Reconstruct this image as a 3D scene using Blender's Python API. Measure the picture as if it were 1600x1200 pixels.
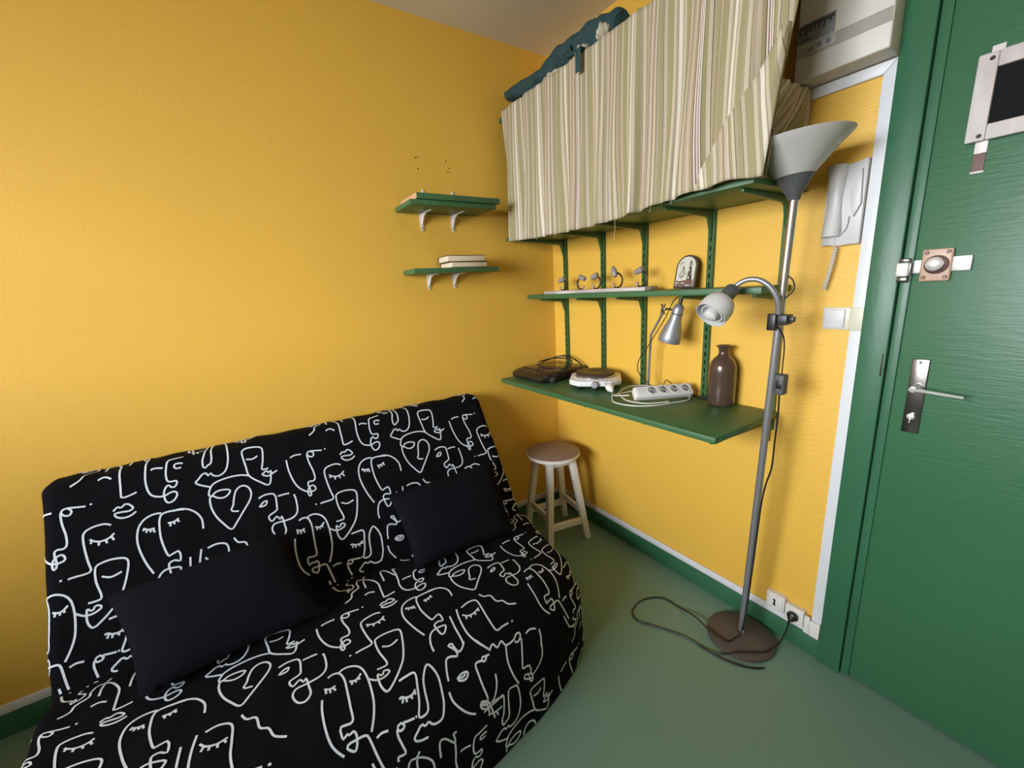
import bpy, bmesh, math, random
from mathutils import Vector, Matrix

SC = bpy.context.scene
for _o in list(bpy.data.objects):
    bpy.data.objects.remove(_o)

# ---------------------------------------------------------------- camera
cam_d = bpy.data.cameras.new('camera')
cam = bpy.data.objects.new('camera', cam_d)
SC.collection.objects.link(cam)
cam_d.sensor_width = 36.0
cam_d.sensor_fit = 'HORIZONTAL'
cam_d.lens = 637.06 / 1600 * 36.0
cam_d.clip_start = 0.02
_r, _u, _f = (0.832, -0.551, -0.057), (0.172, 0.158, 0.972), (0.527, 0.819, -0.226)
_q = Matrix(((_r[0], _u[0], -_f[0]), (_r[1], _u[1], -_f[1]), (_r[2], _u[2], -_f[2]))).to_quaternion()
_q.normalize()
cam.rotation_mode = 'QUATERNION'
cam.rotation_quaternion = _q
cam.location = (-1.555, -1.901, 1.379)
SC.camera = cam

# ---------------------------------------------------------------- view, world, daylight
SC.view_settings.view_transform = 'Standard'
SC.view_settings.look = 'None'
SC.view_settings.exposure = 0.18
SC.view_settings.gamma = 1.0
SC.view_settings.use_curve_mapping = False
SC.cycles.max_bounces = 10
SC.cycles.diffuse_bounces = 6

world = bpy.data.worlds.new('world')
SC.world = world
world.use_nodes = True
world.node_tree.nodes['Background'].inputs[0].default_value = (0.75, 0.85, 1.0, 1)
world.node_tree.nodes['Background'].inputs[1].default_value = 0.5

def area(name, loc, target, sx, sy, power, color):
    l = bpy.data.lights.new(name, 'AREA')
    l.shape = 'RECTANGLE'; l.size = sx; l.size_y = sy
    l.energy = power; l.color = color
    o = bpy.data.objects.new(name, l)
    SC.collection.objects.link(o)
    o.location = loc
    d = Vector(target) - Vector(loc)
    o.rotation_euler = d.to_track_quat('-Z', 'Y').to_euler()
    return o
area('sky_light_outside_window', (-6.7, -1.9, 2.15), (-3.75, -1.5, 1.75), 5.0, 2.2, 1000, (0.95, 0.98, 1.05))

# ---------------------------------------------------------------- materials
MATS = {}
def mat(name, col, rough=0.6, metal=0.0, bump=None, var=None, spec=0.5, coat=0.0):
    """col linear rgb; bump=(scale_xyz, strength, distance); var=(scale_xyz, amount, colour2)"""
    m = bpy.data.materials.new(name); m.use_nodes = True
    nt = m.node_tree; b = nt.nodes['Principled BSDF']
    b.inputs['Base Color'].default_value = (*col, 1)
    b.inputs['Roughness'].default_value = rough
    b.inputs['Metallic'].default_value = metal
    b.inputs['Specular IOR Level'].default_value = spec
    b.inputs['Coat Weight'].default_value = coat
    tc = nt.nodes.new('ShaderNodeTexCoord')
    def noise(scale, detail=4):
        mp = nt.nodes.new('ShaderNodeMapping'); mp.inputs['Scale'].default_value = scale
        nt.links.new(tc.outputs['Object'], mp.inputs['Vector'])
        n = nt.nodes.new('ShaderNodeTexNoise'); n.inputs['Scale'].default_value = 1.0
        n.inputs['Detail'].default_value = detail
        nt.links.new(mp.outputs[0], n.inputs['Vector'])
        return n
    if var:
        n = noise(var[0])
        r = nt.nodes.new('ShaderNodeValToRGB')
        r.color_ramp.elements[0].position = 0.5 - var[1]; r.color_ramp.elements[1].position = 0.5 + var[1]
        r.color_ramp.elements[0].color = (*col, 1); r.color_ramp.elements[1].color = (*var[2], 1)
        nt.links.new(n.outputs['Fac'], r.inputs[0]); nt.links.new(r.outputs[0], b.inputs['Base Color'])
    if bump:
        n = noise(bump[0], 5)
        bp = nt.nodes.new('ShaderNodeBump'); bp.inputs['Strength'].default_value = bump[1]
        bp.inputs['Distance'].default_value = bump[2]
        nt.links.new(n.outputs['Fac'], bp.inputs['Height']); nt.links.new(bp.outputs[0], b.inputs['Normal'])
    MATS[name] = m
    return m

YEL = (0.81, 0.492, 0.070); YEL2 = (0.77, 0.462, 0.065)
mat('yellow_paint', YEL, 0.55, bump=((260, 260, 200), 0.42, 0.0013), var=((1.3, 1.3, 1.3), 0.3, YEL2))
mat('yellow_ripple_paint', YEL, 0.42, bump=((60, 24, 200), 0.8, 0.0020), var=((1.3, 1.3, 1.3), 0.3, YEL2))
mat('ceiling_paint', (0.80, 0.75, 0.66), 0.9)
mat('plain_wall', (0.66, 0.60, 0.48), 0.8)
mat('floor_lino', (0.155, 0.275, 0.215), 0.5, bump=((90, 90, 90), 0.2, 0.0008), var=((3, 3, 3), 0.25, (0.17, 0.295, 0.235)))
mat('green_trim', (0.026, 0.120, 0.055), 0.40, bump=((50, 50, 16), 0.45, 0.0015), var=((6, 6, 3), 0.25, (0.036, 0.150, 0.072)))
mat('green_door', (0.032, 0.128, 0.058), 0.38, bump=((60, 18, 190), 0.5, 0.0016), var=((2, 2, 2), 0.3, (0.040, 0.148, 0.070)))
mat('green_board', (0.050, 0.150, 0.055), 0.45, bump=((30, 90, 90), 0.2, 0.0008), var=((9, 3, 9), 0.3, (0.038, 0.112, 0.044)))
mat('green_rail', (0.036, 0.105, 0.034), 0.35, bump=((120, 120, 60), 0.3, 0.0008))
mat('white_trim', (0.72, 0.74, 0.76), 0.4, bump=((20, 20, 20), 0.15, 0.001))
mat('white_plastic', (0.74, 0.73, 0.69), 0.35)
mat('cream_plastic', (0.62, 0.60, 0.46), 0.4)
mat('grey_plastic', (0.58, 0.58, 0.58), 0.4)
mat('socket_grey', (0.30, 0.31, 0.33), 0.4)
mat('black_plastic', (0.012, 0.012, 0.013), 0.4)
mat('dark_grey_plastic', (0.075, 0.08, 0.085), 0.5)
mat('black_cable', (0.010, 0.009, 0.009), 0.45)
mat('white_cable', (0.66, 0.66, 0.55), 0.45)
mat('sofa_cover', (0.0042, 0.0046, 0.0068), 0.9, bump=((9, 9, 9), 0.45, 0.012), spec=0.08)
mat('printed_white', (0.68, 0.76, 0.86), 0.8)
mat('pillow_cloth', (0.0060, 0.0058, 0.0100), 0.9, bump=((12, 12, 12), 0.4, 0.01), spec=0.08)
mat('box_paint', (0.62, 0.60, 0.53), 0.4, var=((5, 5, 5), 0.3, (0.56, 0.54, 0.47)))
mat('box_groove', (0.36, 0.34, 0.29), 0.6)
mat('sticker_grey', (0.20, 0.22, 0.22), 0.5)
mat('sticker_dark', (0.05, 0.055, 0.06), 0.5)
mat('sticker_pale', (0.42, 0.43, 0.44), 0.5)
mat('teal_cloth', (0.018, 0.060, 0.062), 0.8, bump=((22, 22, 22), 0.9, 0.02))
mat('beige_cloth', (0.50, 0.46, 0.34), 0.85, bump=((60, 60, 60), 0.6, 0.01))
mat('stool_paint', (0.84, 0.84, 0.84), 0.5, bump=((60, 60, 20), 0.3, 0.0015), var=((14, 14, 5), 0.2, (0.74, 0.72, 0.68)))
mat('stool_top', (0.27, 0.18, 0.135), 0.55, var=((10, 60, 10), 0.3, (0.33, 0.225, 0.17)))
mat('wood_end', (0.62, 0.36, 0.20), 0.6)
mat('white_metal', (0.72, 0.68, 0.66), 0.35)
mat('hole_dark', (0.14, 0.055, 0.01), 0.9)
mat('screw_dark', (0.03, 0.02, 0.018), 0.5, 0.5)
mat('book_cover', (0.028, 0.010, 0.010), 0.4)
mat('book_pages', (0.68, 0.58, 0.42), 0.8, bump=((4, 4, 900), 0.5, 0.0006))
mat('brushed_steel', (0.52, 0.52, 0.54), 0.28, 1.0)
mat('lamp_pole_grey', (0.30, 0.30, 0.32), 0.35, 0.55)
mat('lamp_base_brown', (0.085, 0.068, 0.062), 0.5, bump=((300, 300, 300), 0.3, 0.0004))
mat('shade_white', (0.52, 0.51, 0.49), 0.35)
mat('bell_shade_white', (0.60, 0.60, 0.59), 0.3)
mat('silver_paint', (0.33, 0.34, 0.37), 0.45, 0.6)
mat('vase_glaze', (0.060, 0.036, 0.026), 0.22, var=((9, 9, 6), 0.3, (0.085, 0.05, 0.036)), coat=0.3)
mat('hob_black', (0.020, 0.012, 0.009), 0.28)
mat('hob_glass', (0.055, 0.040, 0.030), 0.15)
mat('coil_brown', (0.050, 0.032, 0.025), 0.5)
mat('hotplate_white', (0.74, 0.75, 0.76), 0.3)
mat('rack_wood', (0.66, 0.62, 0.58), 0.6, var=((40, 6, 40), 0.15, (0.42, 0.34, 0.30)))
mat('hook_brown', (0.030, 0.008, 0.006), 0.45, 0.1)
mat('hook_knob', (0.30, 0.28, 0.25), 0.35)
mat('hook_pink', (0.48, 0.33, 0.26), 0.4)
mat('plaque_edge', (0.055, 0.036, 0.030), 0.6)
mat('plaque_face', (0.62, 0.60, 0.48), 0.6)
mat('plaque_ink', (0.035, 0.018, 0.015), 0.6)
mat('plaque_rock', (0.17, 0.095, 0.075), 0.6)
mat('frame_wood', (0.66, 0.63, 0.61), 0.6, bump=((10, 60, 10), 0.4, 0.002), var=((9, 30, 9), 0.25, (0.52, 0.47, 0.46)))
mat('slate', (0.012, 0.013, 0.014), 0.9, spec=0.1)
mat('strap_rust', (0.17, 0.10, 0.085), 0.6)
mat('lock_plate', (0.52, 0.36, 0.25), 0.4)
mat('lock_brown', (0.11, 0.055, 0.045), 0.4, 0.3)
mat('bright_chrome', (0.84, 0.84, 0.83), 0.32, 0.55)
mat('chrome', (0.75, 0.75, 0.76), 0.12, 1.0)
mat('dark_chrome', (0.20, 0.19, 0.18), 0.22, 0.95)
mat('window_paint', (0.75, 0.75, 0.73), 0.5)

def striped_cloth():
    m = bpy.data.materials.new('striped_cloth'); m.use_nodes = True
    nt = m.node_tree; b = nt.nodes['Principled BSDF']; b.inputs['Roughness'].default_value = 0.9
    b.inputs['Specular IOR Level'].default_value = 0.2
    ol = (0.335, 0.305, 0.165); cr = (0.54, 0.48, 0.355); be = (0.38, 0.33, 0.225); pk = (0.50, 0.42, 0.32)
    dk = (0.14, 0.12, 0.08); mr = (0.25, 0.12, 0.13); wh = (0.70, 0.66, 0.55)
    seq = [(18, ol), (1.2, dk), (9, cr), (7, be), (1, dk), (10, wh), (3, be), (7, cr), (14, ol), (5, be), (1, dk), (11, cr), (1.2, dk),
           (9, be), (8, pk), (6, ol), (2, mr), (2.6, wh), (1.6, mr), (2.6, wh), (1.6, mr), (2.6, wh), (1.4, dk), (7, ol), (8, cr), (2, dk), (6, be), (11, ol), (1, dk), (9, pk)]
    tot = sum(w for w, c in seq)
    uv = nt.nodes.new('ShaderNodeUVMap'); uv.uv_map = 'UVMap'
    sp = nt.nodes.new('ShaderNodeSeparateXYZ'); nt.links.new(uv.outputs[0], sp.inputs[0])
    mu = nt.nodes.new('ShaderNodeMath'); mu.operation = 'MULTIPLY'; mu.inputs[1].default_value = 1000.0 / tot
    nt.links.new(sp.outputs['X'], mu.inputs[0])
    fr = nt.nodes.new('ShaderNodeMath'); fr.operation = 'FRACT'; nt.links.new(mu.outputs[0], fr.inputs[0])
    rp = nt.nodes.new('ShaderNodeValToRGB'); cr_ = rp.color_ramp; cr_.interpolation = 'CONSTANT'
    acc = 0
    for i, (w, c) in enumerate(seq):
        e = cr_.elements[0] if i == 0 else (cr_.elements[1] if i == 1 else cr_.elements.new(acc / tot))
        e.position = acc / tot; e.color = (*c, 1); acc += w
    nt.links.new(fr.outputs[0], rp.inputs[0])
    nz = nt.nodes.new('ShaderNodeTexNoise'); nz.inputs['Scale'].default_value = 500
    tc = nt.nodes.new('ShaderNodeTexCoord'); nt.links.new(tc.outputs['Object'], nz.inputs['Vector'])
    bp = nt.nodes.new('ShaderNodeBump'); bp.inputs['Strength'].default_value = 0.25; bp.inputs['Distance'].default_value = 0.001
    nt.links.new(nz.outputs['Fac'], bp.inputs['Height']); nt.links.new(bp.outputs[0], b.inputs['Normal'])
    nt.links.new(rp.outputs[0], b.inputs['Base Color'])
    MATS['striped_cloth'] = m
striped_cloth()

# ---------------------------------------------------------------- building helpers
def bm_():
    return bmesh.new()

def bx(bm, x0, x1, y0, y1, z0, z1, bev=0.0, seg=2, M=None, mi=0):
    t = bmesh.new()
    bmesh.ops.create_cube(t, size=1.0)
    sx, sy, sz = abs(x1 - x0), abs(y1 - y0), abs(z1 - z0)
    for v in t.verts:
        v.co = Vector((v.co.x * sx + (x0 + x1) / 2, v.co.y * sy + (y0 + y1) / 2, v.co.z * sz + (z0 + z1) / 2))
    if bev > 0:
        bmesh.ops.bevel(t, geom=list(t.edges), offset=min(bev, sx * .45, sy * .45, sz * .45), segments=seg, affect='EDGES', profile=0.5)
    merge(bm, t, M, mi)

def merge(bm, t, M=None, mi=0):
    t.verts.index_update()
    vs = [bm.verts.new((M @ v.co) if M is not None else v.co) for v in t.verts]
    for f in t.faces:
        try:
            nf = bm.faces.new([vs[v.index] for v in f.verts]); nf.material_index = mi
        except ValueError:
            pass
    t.free()

def spline(pts, n=8):
    P = [Vector(p) for p in pts]
    if len(P) < 3:
        return P
    out = []
    for i in range(len(P) - 1):
        a = P[max(0, i - 1)]; b = P[i]; c = P[i + 1]; d = P[min(len(P) - 1, i + 2)]
        for k in range(n):
            t = k / n
            out.append(0.5 * ((2 * b) + (c - a) * t + (2 * a - 5 * b + 4 * c - d) * t * t + (3 * b - a - 3 * c + d) * t ** 3))
    out.append(P[-1])
    return out

def tube(bm, pts, r, seg=10, smooth=0, cap=True, mi=0, flat=None):
    P = spline(pts, smooth) if smooth else [Vector(p) for p in pts]
    R = r if isinstance(r, (list, tuple)) else [r] * len(P)
    if len(R) != len(P):
        R = [R[min(len(R) - 1, int(i * (len(R) - 1) / (len(P) - 1) + .5))] for i in range(len(P))]
    rings = []; up = None
    for i, p in enumerate(P):
        d = (P[min(i + 1, len(P) - 1)] - P[max(i - 1, 0)])
        d.normalize()
        if up is None:
            up = Vector((0, 0, 1)) if abs(d.z) < .9 else Vector((1, 0, 0))
        s = d.cross(up)
        if s.length < 1e-5:
            s = d.cross(Vector((1, .3, 0)))
        s.normalize(); up = s.cross(d); up.normalize()
        ring = []
        for k in range(seg):
            a = 2 * math.pi * k / seg
            ring.append(bm.verts.new(p + (s * math.cos(a) + up * math.sin(a) * (flat or 1)) * R[i]))
        rings.append(ring)
    for a, b in zip(rings, rings[1:]):
        for k in range(seg):
            f = bm.faces.new((a[k], a[(k + 1) % seg], b[(k + 1) % seg], b[k])); f.material_index = mi
    if cap:
        f = bm.faces.new(rings[0][::-1]); f.material_index = mi
        f = bm.faces.new(rings[-1]); f.material_index = mi

def frame_to(origin, direction):
    d = Vector(direction).normalized()
    q = Vector((0, 0, 1)).rotation_difference(d)
    return Matrix.Translation(Vector(origin)) @ q.to_matrix().to_4x4()

def lathe(bm, prof, origin=(0, 0, 0), direction=(0, 0, 1), seg=32, mi=0):
    M = frame_to(origin, direction); rings = []
    for r, z in prof:
        if r < 1e-6:
            rings.append([bm.verts.new(M @ Vector((0, 0, z)))])
        else:
            rings.append([bm.verts.new(M @ Vector((r * math.cos(2 * math.pi * k / seg), r * math.sin(2 * math.pi * k / seg), z))) for k in range(seg)])
    for a, b in zip(rings, rings[1:]):
        for k in range(seg):
            k2 = (k + 1) % seg
            if len(a) == 1 and len(b) == 1: continue
            if len(a) == 1: f = bm.faces.new((a[0], b[k2], b[k]))
            elif len(b) == 1: f = bm.faces.new((a[k], a[k2], b[0]))
            else: f = bm.faces.new((a[k], a[k2], b[k2], b[k]))
            f.material_index = mi

def prism(bm, outline, depth, M=None, mi=0, bev=0.0):
    """outline in local xy, extruded +z by depth"""
    t = bmesh.new()
    a = [t.verts.new((p[0], p[1], 0)) for p in outline]; b = [t.verts.new((p[0], p[1], depth)) for p in outline]
    n = len(outline)
    t.faces.new(a[::-1]); t.faces.new(b)
    for i in range(n):
        t.faces.new((a[i], a[(i + 1) % n], b[(i + 1) % n], b[i]))
    bmesh.ops.recalc_face_normals(t, faces=list(t.faces))
    if bev:
        bmesh.ops.bevel(t, geom=list(t.edges), offset=bev, segments=2, affect='EDGES', profile=.5)
    merge(bm, t, M, mi)

SPLIT = {'lining', 'hanging_strap', 'loose_thread', 'nail', 'screw', 'button', 'foot', 'rubber_foot', 'keeper_foot', 'pin_hole', 'plug_pin', 'marking', 'strap', 'cord', 'cable', 'arm_clamp'}
def islands(bm):
    bm.verts.ensure_lookup_table(); bm.verts.index_update()
    seen = set(); out = []
    for v in bm.verts:
        if v.index in seen: continue
        st = [v]; seen.add(v.index); comp = []
        while st:
            q = st.pop(); comp.append(q.index)
            for e in q.link_edges:
                w = e.other_vert(q)
                if w.index not in seen: seen.add(w.index); st.append(w)
        out.append(set(comp))
    return out

def obj(name, bm, m, parent=None, recalc=True, origin=None):
    if name in SPLIT and parent is not None:
        isl = islands(bm)
        if len(isl) > 1:
            first = None
            for comp in isl:
                nb = bmesh.new(); mp = {}
                for v in bm.verts:
                    if v.index in comp: mp[v.index] = nb.verts.new(v.co)
                for f in bm.faces:
                    if f.verts[0].index in comp:
                        nf = nb.faces.new([mp[v.index] for v in f.verts]); nf.material_index = f.material_index
                o = obj_one(name, nb, m, parent, recalc, origin)
                first = first or o
            bm.free()
            return first
    return obj_one(name, bm, m, parent, recalc, origin)

def obj_one(name, bm, m, parent=None, recalc=True, origin=None):
    if recalc:
        bmesh.ops.recalc_face_normals(bm, faces=list(bm.faces))
    me = bpy.data.meshes.new(name)
    o0 = Vector(origin) if origin is not None else Vector((0, 0, 0))
    if parent is not None:
        o0 = Vector(parent_world(parent))
    bmesh.ops.translate(bm, verts=list(bm.verts), vec=-o0)
    bm.to_mesh(me); bm.free()
    for mm in (m if isinstance(m, (list, tuple)) else [m]):
        me.materials.append(MATS[mm])
    me.polygons.foreach_set('use_smooth', [True] * len(me.polygons))
    me.set_sharp_from_angle(angle=math.radians(38))
    o = bpy.data.objects.new(name, me); SC.collection.objects.link(o)
    if parent is not None:
        o.parent = parent
    else:
        o.location = o0
    return o

def parent_world(p):
    v = Vector((0, 0, 0))
    while p is not None:
        v += Vector(p.location); p = p.parent
    return v

def tag(o, label, cat, group=None, kind=None):
    o['label'] = label; o['category'] = cat
    if group: o['group'] = group
    if kind: o['kind'] = kind
    return o

def thing(name, loc, label, cat, group=None, kind=None):
    o = bpy.data.objects.new(name, None); SC.collection.objects.link(o)
    o.location = loc; o.empty_display_size = .05
    return tag(o, label, cat, group, kind)

def copy_tree(o, parent=None, delta=None):
    c = o.copy(); SC.collection.objects.link(c)
    if parent is not None: c.parent = parent
    if delta is not None: c.location = Vector(o.location) + Vector(delta)
    for ch in list(o.children):
        copy_tree(ch, c)
    return c

random.seed(7)
CEIL = 2.54; XW = -3.75; YR = -2.75

# ================================================================ SETTING
b = bm_(); bx(b, XW - .1, .1, YR - .1, .1, -.1, 0)
tag(obj('floor', b, 'floor_lino'), 'grey green linoleum floor', 'floor', kind='structure')
b = bm_(); bx(b, XW - .1, .1, YR - .1, .1, CEIL, CEIL + .1)
tag(obj('ceiling', b, 'ceiling_paint'), 'plain off white ceiling', 'ceiling', kind='structure')
b = bm_(); bx(b, XW - .1, .1, 0, .1, 0, CEIL)
for (hx, hz) in ((-.776, 1.979), (-.769, 1.934), (-.625, 1.979), (-.620, 1.935), (-.764, 1.984), (-.612, 1.95)):
    lathe(b, [(0, 0.0006), (.0035, .0006), (.0035, 0), (.0, 0)], (hx, -.0, hz), (0, -1, 0), 10, mi=1)
tag(obj('wall_left', b, ['yellow_paint', 'hole_dark']), 'yellow painted wall behind the sofa', 'wall', kind='structure')
b = bm_()
bx(b, 0, .1, -1.452, 0, 0, CEIL)
bx(b, 0, .1, -2.42, -1.452, 2.06, CEIL)
bx(b, 0, .1, YR - .1, -2.42, 0, CEIL)
tag(obj('wall_right', b, 'yellow_ripple_paint'), 'yellow rippled wall carrying the green shelves', 'wall', kind='structure')
b = bm_(); bx(b, XW - .1, .1, YR - .1, YR, 0, CEIL)
tag(obj('wall_rear', b, 'plain_wall'), 'yellow wall facing the sofa', 'wall', kind='structure')
WY0, WY1, WZ0, WZ1 = -2.2, -0.55, 1.1, 2.3
b = bm_()
bx(b, XW - .1, XW, YR, WY0, 0, CEIL); bx(b, XW - .1, XW, WY1, 0, 0, CEIL)
bx(b, XW - .1, XW, WY0, WY1, 0, WZ0); bx(b, XW - .1, XW, WY0, WY1, WZ1, CEIL)
tag(obj('wall_window', b, 'plain_wall'), 'yellow wall with the window', 'wall', kind='structure')
b = bm_()
for (y0, y1, z0, z1) in ((WY0, WY0 + .05, WZ0, WZ1), (WY1 - .05, WY1, WZ0, WZ1), (WY0, WY1, WZ0, WZ0 + .05), (WY0, WY1, WZ1 - .05, WZ1), (-1.49, -1.41, WZ0, WZ1)):
    bx(b, XW - .07, XW - .02, y0, y1, z0, z1, .004)
tag(obj('window_1', b, 'window_paint'), 'white window frame with two lights', 'window', kind='structure')

# skirting: green board with a white moulding on top
b = bm_(); bx(b, XW, -.014, -.014, 0, 0, .082, .002)
tag(obj('baseboard_left', b, 'green_trim'), 'dark green skirting board below the sofa wall', 'baseboard', kind='structure')
b = bm_(); bx(b, -.014, 0, -1.454, 0, 0, .080, .002)
tag(obj('baseboard_right', b, 'green_trim'), 'dark green skirting board below the shelf wall', 'baseboard', kind='structure')
b = bm_(); bx(b, XW, -.011, -.011, 0, .083, .117, .004)
tag(obj('trim_1', b, 'white_trim'), 'white moulding on the skirting behind the sofa', 'trim', kind='structure')
b = bm_(); bx(b, -.011, 0, -1.454, -.011, .081, .113, .004)
tag(obj('trim_2', b, 'white_trim'), 'white moulding on the skirting below the shelves', 'trim', kind='structure')
b = bm_(); prism(b, [(-1.454, .1135), (-1.421, .1135), (-1.424, 1.880), (-1.454, 1.911)], .011, Matrix(((0, 0, -1, 0), (1, 0, 0, 0), (0, 1, 0, 0), (0, 0, 0, 1))), bev=.002)
tag(obj('trim_3', b, 'white_trim'), 'upright white moulding beside the green door frame', 'trim', kind='structure')
b = bm_(); prism(b, [(-1.4535, 1.9113), (-1.4238, 1.881), (-1.257, 1.881), (-1.257, 1.9113)], .011, Matrix(((0, 0, -1, 0), (1, 0, 0, 0), (0, 1, 0, 0), (0, 0, 0, 1))), bev=.002)
tag(obj('trim_4', b, 'white_trim'), 'short level white moulding under the meter box', 'trim', kind='structure')

# door with frame, leaf, edge strip, locks
door = thing('door_1', (0, -1.95, 0), 'green painted door with chrome handle in green frame', 'door', kind='structure')
b = bm_()
bx(b, -.024, .06, -1.5205, -1.4545, .0, 2.13, .003)
bx(b, -.024, .06, -2.42, -2.35, 0, 2.13, .003); bx(b, -.024, .06, -2.35, -1.5205, 2.065, 2.13, .003)
obj('door_frame', b, 'green_trim', door)
b = bm_(); bx(b, -.008, .035, -2.349, -1.5235, .008, 2.062, .002)
leaf = obj('door_leaf', b, 'green_door', door)
b = bm_(); bx(b, -.0145, -.0082, -1.5455, -1.5235, .008, 2.062, .002)
obj('edge_strip', b, 'green_trim', leaf)
b = bm_(); bx(b, -.0255, -.0240, -1.5155, -1.5120, 1.07, 1.135, .0005)
obj('latch_slot', b, 'screw_dark', door)
# handle plate (sits on the leaf) with lever and key cylinder
b = bm_(); bx(b, -.013, -.008, -1.611, -1.5745, .913, 1.127, .0022, 3)
pl = obj('handle_plate', b, 'dark_chrome', leaf)
b = bm_()
lathe(b, [(.0, .0), (.011, 0), (.0105, .012), (.008, .016), (.008, .038), (0, .04)], (-.013, -1.593, 1.047), (-1, 0, 0), 20)
tube(b, [(-.048, -1.587, 1.047), (-.050, -1.600, 1.047), (-.050, -1.64, 1.045), (-.050, -1.690, 1.042)], [.0085, .0085, .0075, .0065], 10, 3, flat=.6)
obj('lever', b, 'bright_chrome', pl)
b = bm_(); lathe(b, [(0, 0), (.0085, 0), (.0085, .009), (.007, .010), (0, .010)], (-.013, -1.592, .963), (-1, 0, 0), 20)
bx(b, -.026, -.02, -1.5935, -1.5905, .945, .966, .001)
obj('key_cylinder', b, 'bright_chrome', pl)
b = bm_()
for zz in (1.117, .922):
    lathe(b, [(0, .0012), (.003, .0012), (.0036, 0)], (-.013, -1.5925, zz), (-1, 0, 0), 12)
obj('screw', b, 'chrome', pl)
# surface bolt: plate, oval knob, chrome bar, keeper
b = bm_(); bx(b, -.021, -.008, -1.6195, -1.5615, 1.336, 1.418, .004, 3)
rl = obj('bolt_plate', b, 'lock_plate', leaf)
b = bm_()
for yy in (-1.570, -1.611):
    for zz in (1.346, 1.409):
        lathe(b, [(0, .002), (.0035, .002), (.0048, 0)], (-.021, yy, zz), (-1, 0, 0), 12)
obj('screw', b, 'lock_brown', rl)
b = bm_(); lathe(b, [(.0235, 0), (.0235, .005), (.019, .007), (0, .007)], (-.021, -1.592, 1.378), (-1, 0, 0), 28)
obj('rose', b, 'lock_brown', rl)
b = bm_(); lathe(b, [(.010, 0), (.012, .008), (.0175, .014), (.017, .02), (.012, .024), (0, .025)], (-.027, -1.592, 1.380), (-1, 0, 0), 24)
obj('oval_knob', b, 'bright_chrome', rl)
b = bm_(); bx(b, -.0175, -.0085, -1.6535, -1.6198, 1.360, 1.396, .001); bx(b, -.0175, -.0148, -1.5613, -1.5465, 1.358, 1.392, .001)
bx(b, -.0195, -.0175, -1.6535, -1.649, 1.360, 1.396, .0008)
obj('bolt_bar', b, 'bright_chrome', rl)
b = bm_(); bx(b, -.046, -.0242, -1.5445, -1.5175, 1.351, 1.388, .004, 3)
kp = obj('bolt_keeper', b, 'bright_chrome', door)
b = bm_(); bx(b, -.036, -.0242, -1.5425, -1.5195, 1.336, 1.3505, .003); bx(b, -.036, -.0242, -1.5425, -1.5195, 1.3885, 1.399, .003)
obj('keeper_foot', b, 'dark_chrome', kp)

# ================================================================ GREEN SHELVING ON THE RIGHT WALL
RY = [-.115, -.398, -.652, -.962, -1.222]
LV = [(.876, .385, 'worktop'), (1.3195, .19, 'middle'), (1.6215, .30, 'upper'), (2.175, .32, 'top')]
rail0 = thing('shelf_upright', (0, RY[0], .826), 'x', 'shelf upright', 'slotted uprights of the green wall shelving')
b = bm_()
bx(b, -.004, -.0005, RY[0] - .0125, RY[0] + .0125, .826, 2.17, .0008)
bx(b, -.013, -.004, RY[0] - .0125, RY[0] - .0100, .826, 2.17, .0008); bx(b, -.013, -.004, RY[0] + .0100, RY[0] + .0125, .826, 2.17, .0008)
bx(b, -.014, -.0125, RY[0] - .0125, RY[0] - .0028, .826, 2.17); bx(b, -.014, -.0125, RY[0] + .0028, RY[0] + .0125, .826, 2.17)
z = .85
while z < 2.15:
    bx(b, -.0145, -.0125, RY[0] - .005, RY[0] + .005, z, z + .016); z += .034
obj('rail', b, 'green_rail', rail0)
for (zz, dep, nm) in LV:
    b = bm_()
    h = .052 if dep > .25 else .045
    out = [(.014, 0), (dep, 0), (dep, -.009), (.050, -.023), (.040, -.030), (.019, -h - .042), (.014, -h - .044)]
    prism(b, [(-p[0], p[1]) for p in out], .010, Matrix(((1, 0, 0, 0), (0, 0, 1, RY[0] - .005), (0, 1, 0, zz - .0008), (0, 0, 0, 1))), bev=.0008)
    obj('bracket', b, 'green_rail', rail0)
nm5 = ['green slotted upright nearest the room corner', 'green slotted upright second from the room corner',
       'green slotted upright directly left of the small silver lamp', 'green slotted upright just behind the brown vase',
       'chipped green slotted upright behind the floor lamp pole']
rail0['label'] = nm5[0]
for i in range(1, 5):
    c = copy_tree(rail0, None, (0, RY[i] - RY[0], 0)); c['label'] = nm5[i]

b = bm_(); bx(b, -.405, -.016, -1.247, -.006, .8765, .898, .0025)
tag(obj('worktop', b, 'green_board'), 'deep green worktop board carrying the vase and hot plates', 'shelf', 'boards of the green wall shelving')
b = bm_(); bx(b, -.203, -.016, -1.250, -.012, 1.320, 1.3415, .002)
tag(obj('wall_shelf', b, 'green_board'), 'long narrow green shelf with the hooks rack and lighthouse plaque', 'shelf', 'boards of the green wall shelving')
b = bm_(); bx(b, -.332, -.016, -1.270, -.02, 1.622, 1.640, .002)
tag(obj('wall_shelf', b, 'green_board'), 'dark green shelf board showing under the striped curtain', 'shelf', 'boards of the green wall shelving')
b = bm_(); bx(b, -.332, -.016, -1.245, -.02, 2.176, 2.196, .002)
tag(obj('wall_shelf', b, 'green_board'), 'green top shelf behind the striped curtain, carrying the teal bag', 'shelf', 'boards of the green wall shelving')
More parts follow.
